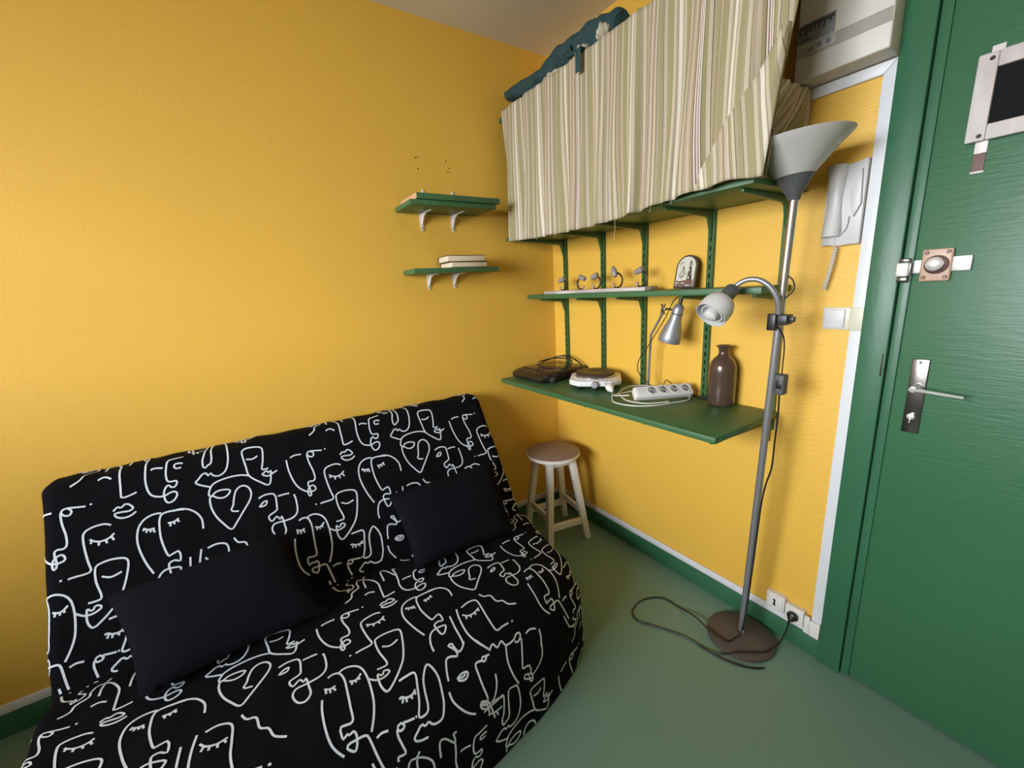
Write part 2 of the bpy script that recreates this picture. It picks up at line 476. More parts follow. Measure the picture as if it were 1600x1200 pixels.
# ================================================================ STRIPED CURTAIN
def lerp(tab, v):
    if v <= tab[0][0]: return tab[0][1]
    for a, c in zip(tab, tab[1:]):
        if v <= c[0]: return a[1] + (c[1] - a[1]) * (v - a[0]) / (c[0] - a[0])
    return tab[-1][1]
ZB = [(-1.31, 1.630), (-1.231, 1.637), (-1.137, 1.632), (-.904, 1.613), (-.74, 1.600), (-.569, 1.598), (-.3, 1.603), (-.107, 1.612)]
def cloth(name, fn, nu, nv, m, parent, thick=.0025):
    b = bm_(); uvl = b.loops.layers.uv.new('UVMap')
    g = []; uvs = {}
    for i in range(nu + 1):
        col = []
        for j in range(nv + 1):
            p, uv = fn(i / nu, j / nv)
            v = b.verts.new(p); uvs[v] = uv; col.append(v)
        g.append(col)
    for i in range(nu):
        for j in range(nv):
            b.faces.new((g[i][j], g[i + 1][j], g[i + 1][j + 1], g[i][j + 1]))
    for f in b.faces:
        for l in f.loops: l[uvl].uv = uvs[l.vert]
    o = obj(name, b, m, parent, recalc=False)
    md = o.modifiers.new('thickness', 'SOLIDIFY'); md.thickness = thick; md.offset = 0
    return o
cur = thing('curtain', (-.35, -.7, 1.6), 'olive and cream striped curtain hiding the upper shelves', 'curtain')
def front(u, v):
    # u from the room corner to the right, v from hem to top
    yl = -.107 + .032 * v
    yr = -1.298 - .075 * v
    y = yl + (yr - yl) * u
    zb = lerp(ZB, yl + (-1.31 - yl) * u)
    z = zb + (2.207 - zb) * v
    # gentle hanging folds, stronger lower down
    a = .0032 + .0080 * (1 - v) ** .8
    ph = 5.2 * math.sin(2.1 * y * 3) * .25
    fold = a * (math.sin(y * 47 + ph + .8 * v) + .7 * math.sin(y * 83 + 1.3 + 1.6 * v) + .35 * math.sin(y * 131 + 2.2 * v))
    x = -.349 + fold - .012 * (1 - v)
    x += .028 * max(0, (u - .93) / .07) ** 2 * (1 - .2 * v)
    dy = .0075 * (1 - v) ** .7 * math.sin(y * 41 + 1.2 + 2.6 * v) + .006 * math.sin(v * 5 + y * 17) * (1 - v)
    return (x, y + dy * min(1, u * 12, (1 - u) * 12), z), ((-y) * 1.0 + .02, z)
fc = cloth('front_panel', front, 260, 44, 'striped_cloth', cur)
DG = [(1.640, -1.126), (1.689, -1.140), (1.774, -1.197), (1.820, -1.241), (1.868, -1.285), (1.961, -1.346)]
def flap(u, v):
    z = 1.640 + .31 * v
    yl = lerp(DG, z); yr = -1.302 - .075 * (z - 1.63) / .58 - .003
    yl = max(yl, yr + .004)
    y = yl + (yr - yl) * u
    x = -.376 + .004 * math.sin(y * 60 + z * 9) + .030 * max(0, (u - .7) / .3) ** 2 * .6 - .004 * math.exp(-u * 9)
    z2 = z + (-.008 + .004 * math.sin(y * 40)) * (1 - v)
    return (x, y, z2), (-y * 1.0 + .083 + .10 * (z - 1.64), z)
cloth('overlapping_fold', flap, 24, 30, 'striped_cloth', cur)
def side(u, v):
    # u from the front edge to the wall, v from shelf to top
    x = -.325 + .318 * u
    z = 1.643 + (1.908 - 1.643) * v
    bulge = .085 * max(0.0, math.sin(math.pi * min(1, u * 1.02))) ** .8 * math.exp(-((v - .35) / .42) ** 2)
    y = -1.252 - .008 * v + bulge + .004 * math.sin(u * 38 + v * 3)
    return (x, y, z), (.30 * u + .26 * (1 - v) * (1 - u) ** .6 + .05 * v, z)
cloth('side_panel', side, 70, 30, 'striped_cloth', cur)
# loose threads under the hem
b = bm_()
for (y, l) in ((-.80, .085), (-.955, .02), (-1.035, .014), (-.46, .014), (-.33, .012)):
    z0 = lerp(ZB, y) + .002
    tube(b, [(-.362, y, z0), (-.363, y - .003, z0 - l * .4), (-.362, y + .003, z0 - l * .7), (-.362, y, z0 - l)], .0007, 5, 4)
obj('loose_thread', b, 'beige_cloth', cur)

# ================================================================ TEAL BAG ON TOP
bag = thing('duffel_bag', (-.24, -.4, 2.197), 'crumpled teal fabric bag lying on top of the curtained shelves', 'bag')
def blob_tube(bm, ctr, rad, seg=26, n=60, seed=1.0, amp=.10, flat=.9, mi=0):
    P = spline(ctr, 10); m = len(P); rings = []
    for i, p in enumerate(P):
        q = i / (m - 1)
        d = (P[min(i + 1, m - 1)] - P[max(i - 1, 0)]).normalized()
        s = d.cross(Vector((0, 0, 1))).normalized(); up = s.cross(d)
        R = lerp(rad, q)
        ring = []
        for k in range(seg):
            a = 2 * math.pi * k / seg
            w = 1 + amp * (math.sin(3 * a + q * 23 * seed) * .5 + math.sin(5 * a - q * 31) * .35 + math.sin(q * 60 + 2 * a) * .3)
            v = p + s * math.cos(a) * R * w + up * math.sin(a) * R * w * flat
            v.z = max(v.z, 2.1985)
            ring.append(bm.verts.new(v))
        rings.append(ring)
    for a, c in zip(rings, rings[1:]):
        for k in range(seg):
            bm.faces.new((a[k], a[(k + 1) % seg], c[(k + 1) % seg], c[k])).material_index = mi
    for rg in (rings[0], rings[-1]):
        c = bm.verts.new(sum((v.co for v in rg), Vector()) / seg)
        for k in range(seg):
            bm.faces.new((rg[k], rg[(k + 1) % seg], c)).material_index = mi
b = bm_()
blob_tube(b, [(-.275, -.022, 2.300), (-.27, -.12, 2.288), (-.26, -.25, 2.272), (-.26, -.36, 2.272), (-.26, -.48, 2.272), (-.26, -.60, 2.268), (-.265, -.70, 2.262), (-.27, -.755, 2.252)],
          [(0, .010), (.03, .026), (.12, .034), (.3, .044), (.5, .062), (.62, .070), (.8, .064), (.93, .056), (.97, .05), (1, .044)], amp=.13)
body = obj('bag_body', b, 'teal_cloth', bag)
b = bm_(); blob_tube(b, [(-.318, -.684, 2.232), (-.322, -.715, 2.238), (-.318, -.738, 2.236)], [(0, .012), (.5, .028), (1, .012)], amp=.2)
blob_tube(b, [(-.318, -.36, 2.216), (-.325, -.42, 2.214), (-.32, -.48, 2.218)], [(0, .008), (.5, .018), (1, .010)], amp=.3)
blob_tube(b, [(-.322, -.56, 2.224), (-.334, -.61, 2.222), (-.33, -.645, 2.218)], [(0, .008), (.5, .019), (1, .012)], amp=.3)
obj('lining', b, 'beige_cloth', bag)
b = bm_()
tube(b, [(-.325, -.50, 2.262), (-.345, -.535, 2.244), (-.352, -.565, 2.222), (-.345, -.60, 2.226)], .006, 8, 6)
tube(b, [(-.322, -.552, 2.27), (-.347, -.562, 2.248), (-.352, -.58, 2.224)], .005, 8, 6)
bx(b, -.3745, -.3715, -.650, -.622, 2.136, 2.212, .001)
bx(b, -.3735, -.336, -.650, -.622, 2.209, 2.2135, .001)
obj('strap', b, 'teal_cloth', bag)

# ================================================================ METER BOX
box = thing('meter_box', (0, -1.33, 1.914), 'off white electric meter box mounted beside the curtain', 'meter box')
b = bm_(); bx(b, -.088, -.0005, -1.455, -1.238, 1.9135, 2.50, .004, 3)
cab = obj('cabinet', b, 'box_paint', box)
b = bm_()
bx(b, -.0890, -.0878, -1.452, -1.241, 1.9715, 1.9745); bx(b, -.0890, -.0878, -1.452, -1.30, 2.0015, 2.0035)
bx(b, -.0886, -.0878, -1.452, -1.241, 1.9745, 2.0015)
obj('groove', b, 'box_groove', cab)
b = bm_(); bx(b, -.0895, -.0878, -1.330, -1.241, 2.006, 2.056, .0005)
st = obj('grey_label', b, 'sticker_grey', cab)
b = bm_()
bx(b, -.0899, -.0894, -1.3275, -1.243, 2.043, 2.051)
for i in range(7):
    y = -1.244 - i * .0118
    bx(b, -.0899, -.0894, y - random.uniform(.004, .0105), y + .0008, 2.026 + random.uniform(0, .014), 2.0432)
for i in range(5):
    y = -1.245 - i * .006
    bx(b, -.0899, -.0894, y - .004, y, 2.012, 2.018 + .004 * (i % 2))
obj('label_print', b, 'sticker_dark', st)
b = bm_(); bx(b, -.0893, -.0886, -1.334, -1.262, 1.978, 2.0, .0003)
st = obj('pale_label', b, 'sticker_pale', cab)
b = bm_()
for (y, w, h) in ((-1.267, .016, .007), (-1.292, .011, .012), (-1.312, .012, .012), (-1.278, .003, .004)):
    bx(b, -.0898, -.0892, y - w, y, 1.984, 1.984 + h)
obj('label_print', b, 'sticker_grey', st)

# ================================================================ FITTINGS ON THE RIGHT WALL
# intercom handset
ic = thing('intercom', (0, -1.375, 1.45), 'grey wall intercom handset with coiled cord beside the door', 'intercom')
b = bm_()
Wm = Matrix(((0, 0, -1, 0), (1, 0, 0, 0), (0, 1, 0, 0), (0, 0, 0, 1)))
prism(b, [(-1.4215, 1.450), (-1.400, 1.451), (-1.372, 1.448), (-1.345, 1.453), (-1.326, 1.452), (-1.327, 1.672), (-1.385, 1.674), (-1.4215, 1.682)], .022, Wm, bev=.004)
base = obj('base', b, 'grey_plastic', ic)
b = bm_()
hs = []
for i in range(15):
    q = i / 14
    z = 1.478 + q * .196
    w = .021 + .0035 * math.cos(2 * math.pi * q)
    d = .052 - .016 * math.sin(math.pi * q)
    hs.append((z, w, d))
rings = []
for z, w, d in hs:
    ring = []
    for k in range(14):
        a = math.pi * k / 13
        ring.append(b.verts.new((-.022 - (d - .022) * max(0.0, math.sin(a)) ** .7, -1.3525 + w * math.cos(a), z)))
    rings.append(ring)
for r0, r1 in zip(rings, rings[1:]):
    for k in range(13):
        b.faces.new((r0[k], r0[k + 1], r1[k + 1], r1[k]))
b.faces.new(rings[0]); b.faces.new(rings[-1][::-1])
for r0, r1 in zip(rings, rings[1:]):
    b.faces.new((r0[0], r1[0], r1[13], r0[13]))
obj('handset', b, 'grey_plastic', ic)
b = bm_()
pts = []
for i in range(230):
    q = i / 229
    a = q * 2 * math.pi * 17
    c = Vector((-.018 - .008 * math.sin(q * 3), -1.366 + .018 * q - .004 * math.sin(q * math.pi), 1.447 - .125 * q))
    pts.append(c + Vector((math.cos(a) * .0056, math.sin(a) * .0056, 0)))
tube(b, pts, .0017, 6)
tube(b, [(-.03, -1.392, 1.53), (-.029, -1.388, 1.497), (-.026, -1.372, 1.478), (-.024, -1.362, 1.473), (-.022, -1.3625, 1.447)], .0016, 6, 5)
obj('coiled_cord', b, 'grey_plastic', ic)
b = bm_(); prism(b, [(-1.418, 1.56), (-1.402, 1.525), (-1.393, 1.56), (-1.389, 1.60), (-1.400, 1.635), (-1.412, 1.655)], .010, Matrix.Translation((-.022, 0, 0)) @ Wm, bev=.003)
obj('side_grip', b, 'grey_plastic', ic)

# light switch
sw = thing('light_switch', (0, -1.39, 1.23), 'white light switch beside the door frame with cream trunking cover', 'light switch')
b = bm_(); bx(b, -.0105, -.0004, -1.4205, -1.350, 1.198, 1.2665, .002, 3); obj('plate', b, 'cream_plastic', sw)
b = bm_(); bx(b, -.016, -.0107, -1.408, -1.3545, 1.203, 1.2610, .0025, 3)
rk = obj('rocker', b, 'grey_plastic', sw)
b = bm_(); bx(b, -.0165, -.0159, -1.386, -1.377, 1.231, 1.2335); obj('indicator', b, 'cream_plastic', rk)
b = bm_(); bx(b, -.0155, -.0112, -1.457, -1.4210, 1.197, 1.267, .002, 3); obj('trunking_cover', b, 'cream_plastic', sw)

# sockets at the skirting
def dig1(bm, y, z, x, s):
    bx(bm, x, x + .0008, y - .0030 * s, y + .0030 * s, z - .013 * s, z + .013 * s)
    bx(bm, x, x + .0008, y - .006 * s, y + .006 * s, z - .0135 * s, z - .010 * s)
    bx(bm, x, x + .0008, y + .002 * s, y + .0062 * s, z + .006 * s, z + .011 * s)
so = thing('phone_socket', (0, -1.305, .114), 'white wall socket marked 1 at the skirting', 'socket')
b = bm_(); bx(b, -.024, -.0115, -1.337, -1.272, .113, .180, .003, 3); bx(b, -.0115, -.0004, -1.337, -1.272, .1135, .180, .001)
bx(b, -.0275, -.024, -1.331, -1.278, .119, .174, .0015)
pb = obj('plate', b, 'white_plastic', so)
b = bm_(); dig1(b, -1.304, .147, -.0283, 1.0); obj('figure_one', b, 'black_plastic', pb)
so = thing('power_socket', (0, -1.369, .1), 'white mains socket at the skirting, holding the black plug', 'socket')
b = bm_(); bx(b, -.024, -.0115, -1.401, -1.3395, .100, .166, .003, 3); bx(b, -.0115, -.0004, -1.401, -1.3395, .1135, .166, .001); obj('plate', b, 'white_plastic', so)
b = bm_(); lathe(b, [(.021, 0), (.021, .003), (.0195, .003), (.0185, .0005), (0, .0005)], (-.024, -1.369, .1335), (-1, 0, 0), 28); obj('socket_ring', b, 'white_plastic', so)
b = bm_(); bx(b, -.022, -.0115, -1.4203, -1.4025, .085, .155, .003, 3); bx(b, -.0215, -.0115, -1.452, -1.4203, .083, .145, .003, 3)
tag(obj('cable_trunking', b, 'white_plastic'), 'small blank white trunking box between the mains socket and the door', 'trunking')

# slate board in a white wood frame hanging on the door
wf = thing('chalkboard', (-.02, -1.75, 1.66), 'small black slate board in worn white wooden frame on the door', 'chalkboard')
b = bm_()
y0, y1, z0, z1 = -1.872, -1.604, 1.657, 1.842
bx(b, -.026, -.010, -1.637, y1, z0, z1, .003, 2); bx(b, -.026, -.010, y0, y0 + .033, z0, z1, .003, 2)
bx(b, -.0258, -.0102, y0 + .033, -1.637, z0, z0 + .034, .003, 2); bx(b, -.0258, -.0102, y0 + .033, -1.637, z1 - .034, z1, .003, 2)
obj('frame', b, 'frame_wood', wf)
b = bm_(); bx(b, -.018, -.0105, y0 + .033, -1.637, z0 + .034, z1 - .034); obj('slate', b, 'slate', wf)
b = bm_()
for yy in (-1.627, -1.85):
    for zz in (1.668, 1.829):
        lathe(b, [(0, .0025), (.003, .0025), (.0046, 0)], (-.026, yy, zz), (-1, 0, 0), 12)
obj('nail', b, 'screw_dark', wf)
b = bm_(); bx(b, -.0100, -.0083, -1.642, -1.621, 1.615, 1.858, .0005); bx(b, -.0100, -.0083, -1.643, -1.620, 1.588, 1.592, .0004)
bx(b, -.0100, -.0083, -1.854, -1.833, 1.59, 1.858, .0005)
sp_ = obj('hanging_strap', b, 'white_metal', wf)
b = bm_(); bx(b, -.0102, -.0083, -1.642, -1.621, 1.592, 1.632, .0004); obj('rusty_end', b, 'strap_rust', sp_)
# ================================================================ SMALL SHELVES ON THE LEFT WALL
def wbracket(bm, x, z, up=False, dep=.125, h=.075):
    s = -1 if up else 1
    # wall leg (tapered), arm and web
    t = bmesh.new()
    prism(bm, [(x - .010, z), (x + .010, z), (x + .0085, z - s * h * .8), (x + .004, z - s * h), (x - .004, z - s * h), (x - .0085, z - s * h * .8)], .003,
          Matrix(((1, 0, 0, 0), (0, 0, -1, -.0005), (0, 1, 0, 0), (0, 0, 0, 1))), bev=.0008)
    t.free()
    if not up:
        prism(bm, [(x - .009, -.004), (x + .009, -.004), (x + .006, -dep), (x - .006, -dep)], .003, Matrix.Translation((0, 0, z - .0035)), bev=.0008)
        prism(bm, [(-.004, z - .003), (-.062, z - .003), (-.03, z - .018), (-.004, z - .052)], .0045, Matrix(((0, 0, 1, x - .00225), (1, 0, 0, 0), (0, 1, 0, 0), (0, 0, 0, 1))))
def bracket_obj(x, z, parent, up=False, h=.075, dep=.125):
    b = bm_(); wbracket(b, x, z, up, dep, h)
    o = obj('bracket', b, 'white_metal', parent)
    b = bm_()
    for q in ((.25, .82) if not up else (.65,)):
        zz = z - (h * q) * (-1 if up else 1)
        lathe(b, [(0, .001), (.0022, .001), (.003, 0)], (x - .001, -.0036, zz), (0, -1, 0), 10)
    obj('screw', b, 'screw_dark', o)
sh = thing('wall_shelf', (-.69, 0, 1.74), 'upper small green shelf with two white brackets on the left wall', 'shelf', 'small shelves on the left wall')
b = bm_(); bx(b, -.897, -.489, -.198, -.002, 1.741, 1.761, .002); obj('board', b, 'green_board', sh)
bracket_obj(-.776, 1.7405, sh); bracket_obj(-.618, 1.7405, sh)
sh = thing('shelf_board', (-.67, -.1, 1.762), 'loose green board lying on the upper small shelf', 'shelf board')
b = bm_(); bx(b, -.870, -.470, -.205, -.009, 1.7625, 1.786, .002)
o = obj('board', b, 'green_board', sh)
b = bm_(); bx(b, -.8715, -.8702, -.204, -.010, 1.7635, 1.785); obj('bare_edge', b, 'wood_end', o)
bracket_obj(-.757, 1.7865, sh, True, .062); bracket_obj(-.607, 1.7865, sh, True, .062)
sh = thing('wall_shelf', (-.69, 0, 1.466), 'lower small green shelf on the left wall, under two books', 'shelf', 'small shelves on the left wall')
b = bm_(); bx(b, -.893, -.465, -.150, -.002, 1.4685, 1.490, .002); obj('board', b, 'green_board', sh)
bracket_obj(-.770, 1.468, sh, h=.07, dep=.115); bracket_obj(-.635, 1.468, sh, h=.07, dep=.115)

def book(cx, cy, z, w, d, h, ang, label):
    t = thing('book', (cx, cy, z), label, 'book', 'books on the lower small shelf')
    R = Matrix.Translation((cx, cy, 0)) @ Matrix.Rotation(ang, 4, 'Z')
    b = bm_(); bx(b, -w / 2, w / 2, -d / 2, d / 2, z + .0002, z + .0022, .0005, M=R); bx(b, -w / 2, w / 2, -d / 2, d / 2, z + h - .0022, z + h, .0005, M=R)
    bx(b, -w / 2, w / 2, d / 2 - .002, d / 2, z + .002, z + h - .002, M=R)
    obj('cover', b, 'book_cover', t)
    b = bm_(); bx(b, -w / 2 + .003, w / 2 - .003, -d / 2 + .003, d / 2 - .0022, z + .0024, z + h - .0024, .0006, M=R)
    obj('pages', b, 'book_pages', t)
book(-.618, -.083, 1.4903, .190, .125, .0255, math.radians(1), 'dark bound book lying underneath the other on the lower shelf')
book(-.628, -.083, 1.5161, .190, .125, .029, math.radians(-3), 'dark bound book on top of the pair on the lower shelf')

# ================================================================ STOOL
st = thing('stool', (-.237, -.222, 0), 'white painted wooden stool with round brown seat in the corner', 'stool')
SCX, SCY = -.240, -.236
feet = [(-.141, -.390), (-.368, -.342), (-.334, -.090), (-.094, -.140)]
tops = [(SCX + (fx - SCX) * .56, SCY + (fy - SCY) * .56) for fx, fy in feet]
b = bm_(); lathe(b, [(0, .478), (.141, .478), (.145, .481), (.146, .490), (.144, .4975), (.139, .5), (0, .5)], (SCX, SCY, 0), seg=48)
seat = obj('seat', b, ['stool_top'], st)
b = bm_(); lathe(b, [(.1395, .476), (.1465, .479), (.1475, .488), (.1460, .4945), (.1445, .4945)], (SCX, SCY, 0), seg=48)
obj('seat_rim', b, 'stool_paint', seat)
def leg_at(i, z):
    q = z / .476
    return Vector((feet[i][0] + (tops[i][0] - feet[i][0]) * q, feet[i][1] + (tops[i][1] - feet[i][1]) * q, z))
ang = math.atan2(feet[3][1] - feet[0][1], feet[3][0] - feet[0][0])
for i in range(4):
    t = bmesh.new(); bmesh.ops.create_cube(t, size=1.0)
    for v in t.verts:
        z = .0 if v.co.z < 0 else .4775
        p = leg_at(i, z); w = .034
        lx, ly = v.co.x * w, v.co.y * w
        v.co = Vector((p.x + lx * math.cos(ang) - ly * math.sin(ang), p.y + lx * math.sin(ang) + ly * math.cos(ang), z + .0005))
    bmesh.ops.bevel(t, geom=list(t.edges), offset=.003, segments=2, affect='EDGES', profile=.5)
    b = bm_(); merge(b, t)
    lg = obj('leg', b, 'stool_paint', st)
    b = bm_(); n = Vector((feet[i][0] - SCX, feet[i][1] - SCY, 0)).normalized()
    for zz in ((.095, .112, .455) if i % 2 else (.150, .166, .455)):
        for k in (0,):
            p = leg_at(i, zz)
            dd = Vector((math.sin(ang), -math.cos(ang), 0)) if i in (0, 1) else Vector((-math.sin(ang), math.cos(ang), 0))
            lathe(b, [(0, .0006), (.0028, .0006), (.0030, 0)], p + dd * .0172, dd, 10)
    obj('screw', b, 'screw_dark', lg)
def bar(i, j, z, h, w):
    a, c = leg_at(i, z), leg_at(j, z); d = (c - a); L = d.length; d.normalize()
    M = Matrix.Translation((a + c) / 2) @ Matrix(((d.x, -d.y, 0, 0), (d.y, d.x, 0, 0), (0, 0, 1, 0), (0, 0, 0, 1)))
    b = bm_(); bx(b, -L / 2 + .014, L / 2 - .014, -w / 2, w / 2, -h / 2, h / 2, .002, M=M)
    return b
for (i, j, z) in ((0, 3, .155), (1, 2, .155), (0, 1, .105), (2, 3, .105)):
    obj('stretcher', bar(i, j, z, .036, .018), 'stool_paint', st)
for (i, j) in ((0, 3), (1, 2), (0, 1), (2, 3)):
    obj('apron', bar(i, j, .455, .040, .018), 'stool_paint', st)

# ================================================================ FLOOR LAMP
fl = thing('floor_lamp', (-.135, -1.245, 0), 'tall uplighter floor lamp with grey cone shade and reading arm', 'floor lamp')
b = bm_(); lathe(b, [(0, 0.001), (.116, .001), (.119, .006), (.118, .014), (.110, .019), (.03, .023), (.018, .028), (0, .028)], (-.136, -1.241, 0), seg=56)
obj('base', b, 'lamp_base_brown', fl)
PB = Vector((-.135, -1.243, .025)); PT = Vector((-.205, -1.319, 1.594))
def pole_at(z):
    q = (z - PB.z) / (PT.z - PB.z); return PB.lerp(PT, q)
b = bm_(); tube(b, [PB, pole_at(.55)], .0115, 16); obj('lower_pole', b, 'lamp_pole_grey', fl)
b = bm_(); lathe(b, [(.016, 0), (.015, .012), (.0118, .016)], PB, PT - PB, 20); obj('pole_collar', b, 'chrome', fl)
b = bm_(); tube(b, [pole_at(.55), pole_at(1.22)], .0112, 16); obj('middle_pole', b, 'lamp_pole_grey', fl)
b = bm_(); tube(b, [pole_at(1.22), PT], .0112, 16); obj('upper_pole', b, 'brushed_steel', fl)
sc_o = PT + Vector((0, 0, -.018)); sd = Vector((-.03, .050, 1))
b = bm_(); lathe(b, [(.0, .0), (.014, .0), (.018, .012), (.046, .062), (.044, .063), (.015, .013), (0, .012)], sc_o, sd, 40)
obj('shade_holder', b, 'dark_grey_plastic', fl)
b = bm_(); lathe(b, [(.0465, .0625), (.073, .092), (.105, .126), (.1275, .149), (.130, .150), (.1285, .147), (.103, .124), (.071, .090), (.0445, .0635)], sc_o, sd, 56)
obj('shade', b, 'shade_white', fl)
# reading arm
cp = pole_at(1.243)
b = bm_(); bx(b, cp.x - .022, cp.x + .020, cp.y - .030, cp.y + .016, 1.228, 1.258, .003); bx(b, cp.x - .034, cp.x - .018, cp.y - .004, cp.y + .020, 1.212, 1.262, .003)
bx(b, cp.x - .012, cp.x + .004, cp.y - .044, cp.y - .028, 1.236, 1.252, .002)
obj('arm_clamp', b, 'black_plastic', fl)
gx = lambda q: cp.x - .028 + (-.268 - (cp.x - .028)) * q
raw = [(-1.3225, 1.262), (-1.3215, 1.290), (-1.313, 1.318), (-1.297, 1.342), (-1.275, 1.3595), (-1.252, 1.3665), (-1.229, 1.364), (-1.208, 1.352), (-1.192, 1.337)]
pts = [(gx(i / 8), y + .012 * (1 - i / 8), z) for i, (y, z) in enumerate(raw)]
b = bm_(); tube(b, pts, .0078, 12, 5); obj('gooseneck', b, 'lamp_pole_grey', fl)
hd0 = Vector((-.266, -1.196, 1.341)); hdir = Vector((-.072, .012, -.060)).normalized()
b = bm_(); lathe(b, [(.008, -.002), (.0195, 0), (.021, .004), (.022, .044), (.020, .048), (0, .048)], hd0, hdir, 28)
obj('lamp_holder', b, 'dark_grey_plastic', fl)
b = bm_(); lathe(b, [(.020, .042), (.030, .048), (.041, .060), (.0475, .078), (.049, .098), (.0475, .118), (.0460, .118), (.0465, .098), (.045, .079), (.039, .063), (.029, .052), (.018, .047)], hd0, hdir, 40)
bs = obj('bell_shade', b, 'bell_shade_white', fl)
b = bm_(); lathe(b, [(.012, .060), (.017, .085), (.021, .108), (.019, .122), (.012, .128), (0, .130)], hd0, hdir, 28)
lathe(b, [(.030, .108), (.034, .108), (.034, .112), (.030, .112), (.030, .108)], hd0, hdir, 32)
obj('bulb', b, 'bell_shade_white', fl)
# cord: down the pole with in-line switch, over the floor to the mains socket
def pc(z, dx=0, dy=0):
    p = pole_at(z); return (p.x + dx, p.y + dy, z)
b = bm_()
tube(b, [(gx(0) , -1.312, 1.225), pc(1.19, .004, -.016), pc(1.15, .01, -.020), pc(1.10, .008, -.022), pc(1.07, .006, -.024)], .0022, 7, 6)
tube(b, [pc(1.29, -.004, .012), pc(1.315, -.004, -.020), pc(1.335, .0, -.030), pc(1.36, .0, -.022), pc(1.372, .0, -.004)], .0020, 7, 6)
tube(b, [pc(1.008, .006, -.024), pc(.93, .01, -.026), pc(.84, .012, -.026), pc(.75, .004, -.030), pc(.68, 0, -.020), pc(.60, -.004, -.016), pc(.42, -.006, -.015), pc(.25, -.008, -.014), pc(.10, -.012, -.012),
         (-.165, -1.250, .035), (-.188, -1.243, .0265), (-.222, -1.232, .0255), (-.222, -1.160, .0255), (-.200, -1.09, .018), (-.193, -1.006, .0035), (-.206, -.93, .0035), (-.285, -.889, .0035), (-.366, -.904, .0035), (-.39, -.952, .0035),
         (-.354, -1.02, .0035), (-.307, -1.115, .0035), (-.294, -1.195, .004), (-.278, -1.245, .010), (-.238, -1.282, .0262), (-.190, -1.318, .0262), (-.145, -1.345, .027), (-.095, -1.362, .050), (-.062, -1.366, .088), (-.0535, -1.368, .122)], .0030, 8, 6)
tube(b, [(-.300, -1.170, .0035), (-.283, -1.262, .0035), (-.245, -1.330, .0035), (-.205, -1.362, .0035)], .0030, 8, 6)
obj('cord', b, 'black_cable', fl)
p = pole_at(1.04)
b = bm_(); bx(b, p.x - .012, p.x + .020, p.y - .040, p.y - .0125, 1.008, 1.072, .004, 3)
swb = obj('cord_switch', b, 'dark_grey_plastic', fl)
b = bm_(); bx(b, p.x - .0145, p.x - .011, p.y - .035, p.y - .018, 1.028, 1.054, .001); obj('switch_slider', b, 'black_plastic', swb)
b = bm_(); lathe(b, [(0, 0), (.0165, 0), (.0185, .004), (.0185, .012), (.013, .018), (.009, .026), (.0045, .032), (.0035, .04), (0, .04)], (-.0235, -1.369, .1335), (-.95, .0, -.32), 24)
obj('plug', b, 'black_plastic', fl)

# ================================================================ SILVER CLAMP LAMP ON THE WORKTOP
ZT = .8983
tl = thing('desk_lamp', (-.07, -.745, ZT), 'small silver desk lamp on a thin pole by the power strip', 'desk lamp')
b = bm_(); lathe(b, [(0, .0), (.052, 0), (.054, .003), (.052, .009), (.012, .012), (.010, .02), (0, .02)], (-.088, -.742, ZT), seg=36)
obj('base', b, 'lamp_base_brown', tl)
b = bm_(); tube(b, [(-.090, -.745, ZT + .012), (-.092, -.757, 1.152), (-.104, -.808, 1.222), (-.115, -.836, 1.262)], .0052, 10); obj('pole', b, 'lamp_pole_grey', tl)
b = bm_(); tube(b, [(-.117, -.826, 1.262), (-.117, -.848, 1.266)], .006, 10); tube(b, [(-.130, -.838, 1.285), (-.112, -.836, 1.245)], .004, 8)
tube(b, [(-.118, -.824, 1.250), (-.118, -.845, 1.284)], .003, 8); tube(b, [(-.117, -.846, 1.266), (-.120, -.880, 1.263)], .0045, 8)
obj('wing_joint', b, 'chrome', tl)
h0 = Vector((-.128, -.9165, 1.283)); hd = Vector((-.012, .036, -.150)).normalized()
b = bm_(); lathe(b, [(0, -.030), (.0055, -.030), (.0075, -.020), (.0075, .004), (0, .004)], h0, hd, 16); obj('cable_sleeve', b, 'black_plastic', tl)
b = bm_(); lathe(b, [(0, -.003), (.010, -.002), (.018, .006), (.021, .016), (.0205, .036), (.0215, .046), (.025, .065), (.034, .095), (.041, .125), (.0425, .148), (.0415, .150), (.0395, .148), (.038, .125), (.031, .095), (.022, .065), (.018, .046), (0, .04)], h0, hd, 40)
hs = obj('shade', b, 'silver_paint', tl)
b = bm_(); lathe(b, [(.0214, .034), (.0214, .0385), (.0206, .039), (.0206, .0335)], h0, hd, 32); obj('shade_band', b, 'dark_grey_plastic', hs)
b = bm_(); lathe(b, [(0, .05), (.012, .052), (.018, .10), (.015, .125), (0, .132)], h0, hd, 20); obj('bulb', b, 'bell_shade_white', hs)
b = bm_()
tube(b, [h0 - hd * .028, h0 - hd * .034 + Vector((0, .006, 0)), (-.125, -.892, 1.303), (-.122, -.873, 1.277), (-.12, -.845, 1.226), (-.118, -.802, 1.164), (-.118, -.757, 1.098), (-.12, -.715, 1.036), (-.12, -.717, .987), (-.12, -.762, .950),
         (-.115, -.80, .932), (-.105, -.83, .940), (-.10, -.84, .960), (-.10, -.85, .968), (-.10, -.875, .955), (-.10, -.895, .94), (-.05, -.93, .915), (-.03, -.945, .9035), (-.026, -.968, .905), (-.026, -.99, .908), (-.03, -.985, .9025), (-.035, -.955, .9025), (-.028, -.93, .9025), (-.024, -.955, .903), (-.024, -1.0, .903)], .0020, 7, 6)
obj('cord', b, 'black_cable', tl)

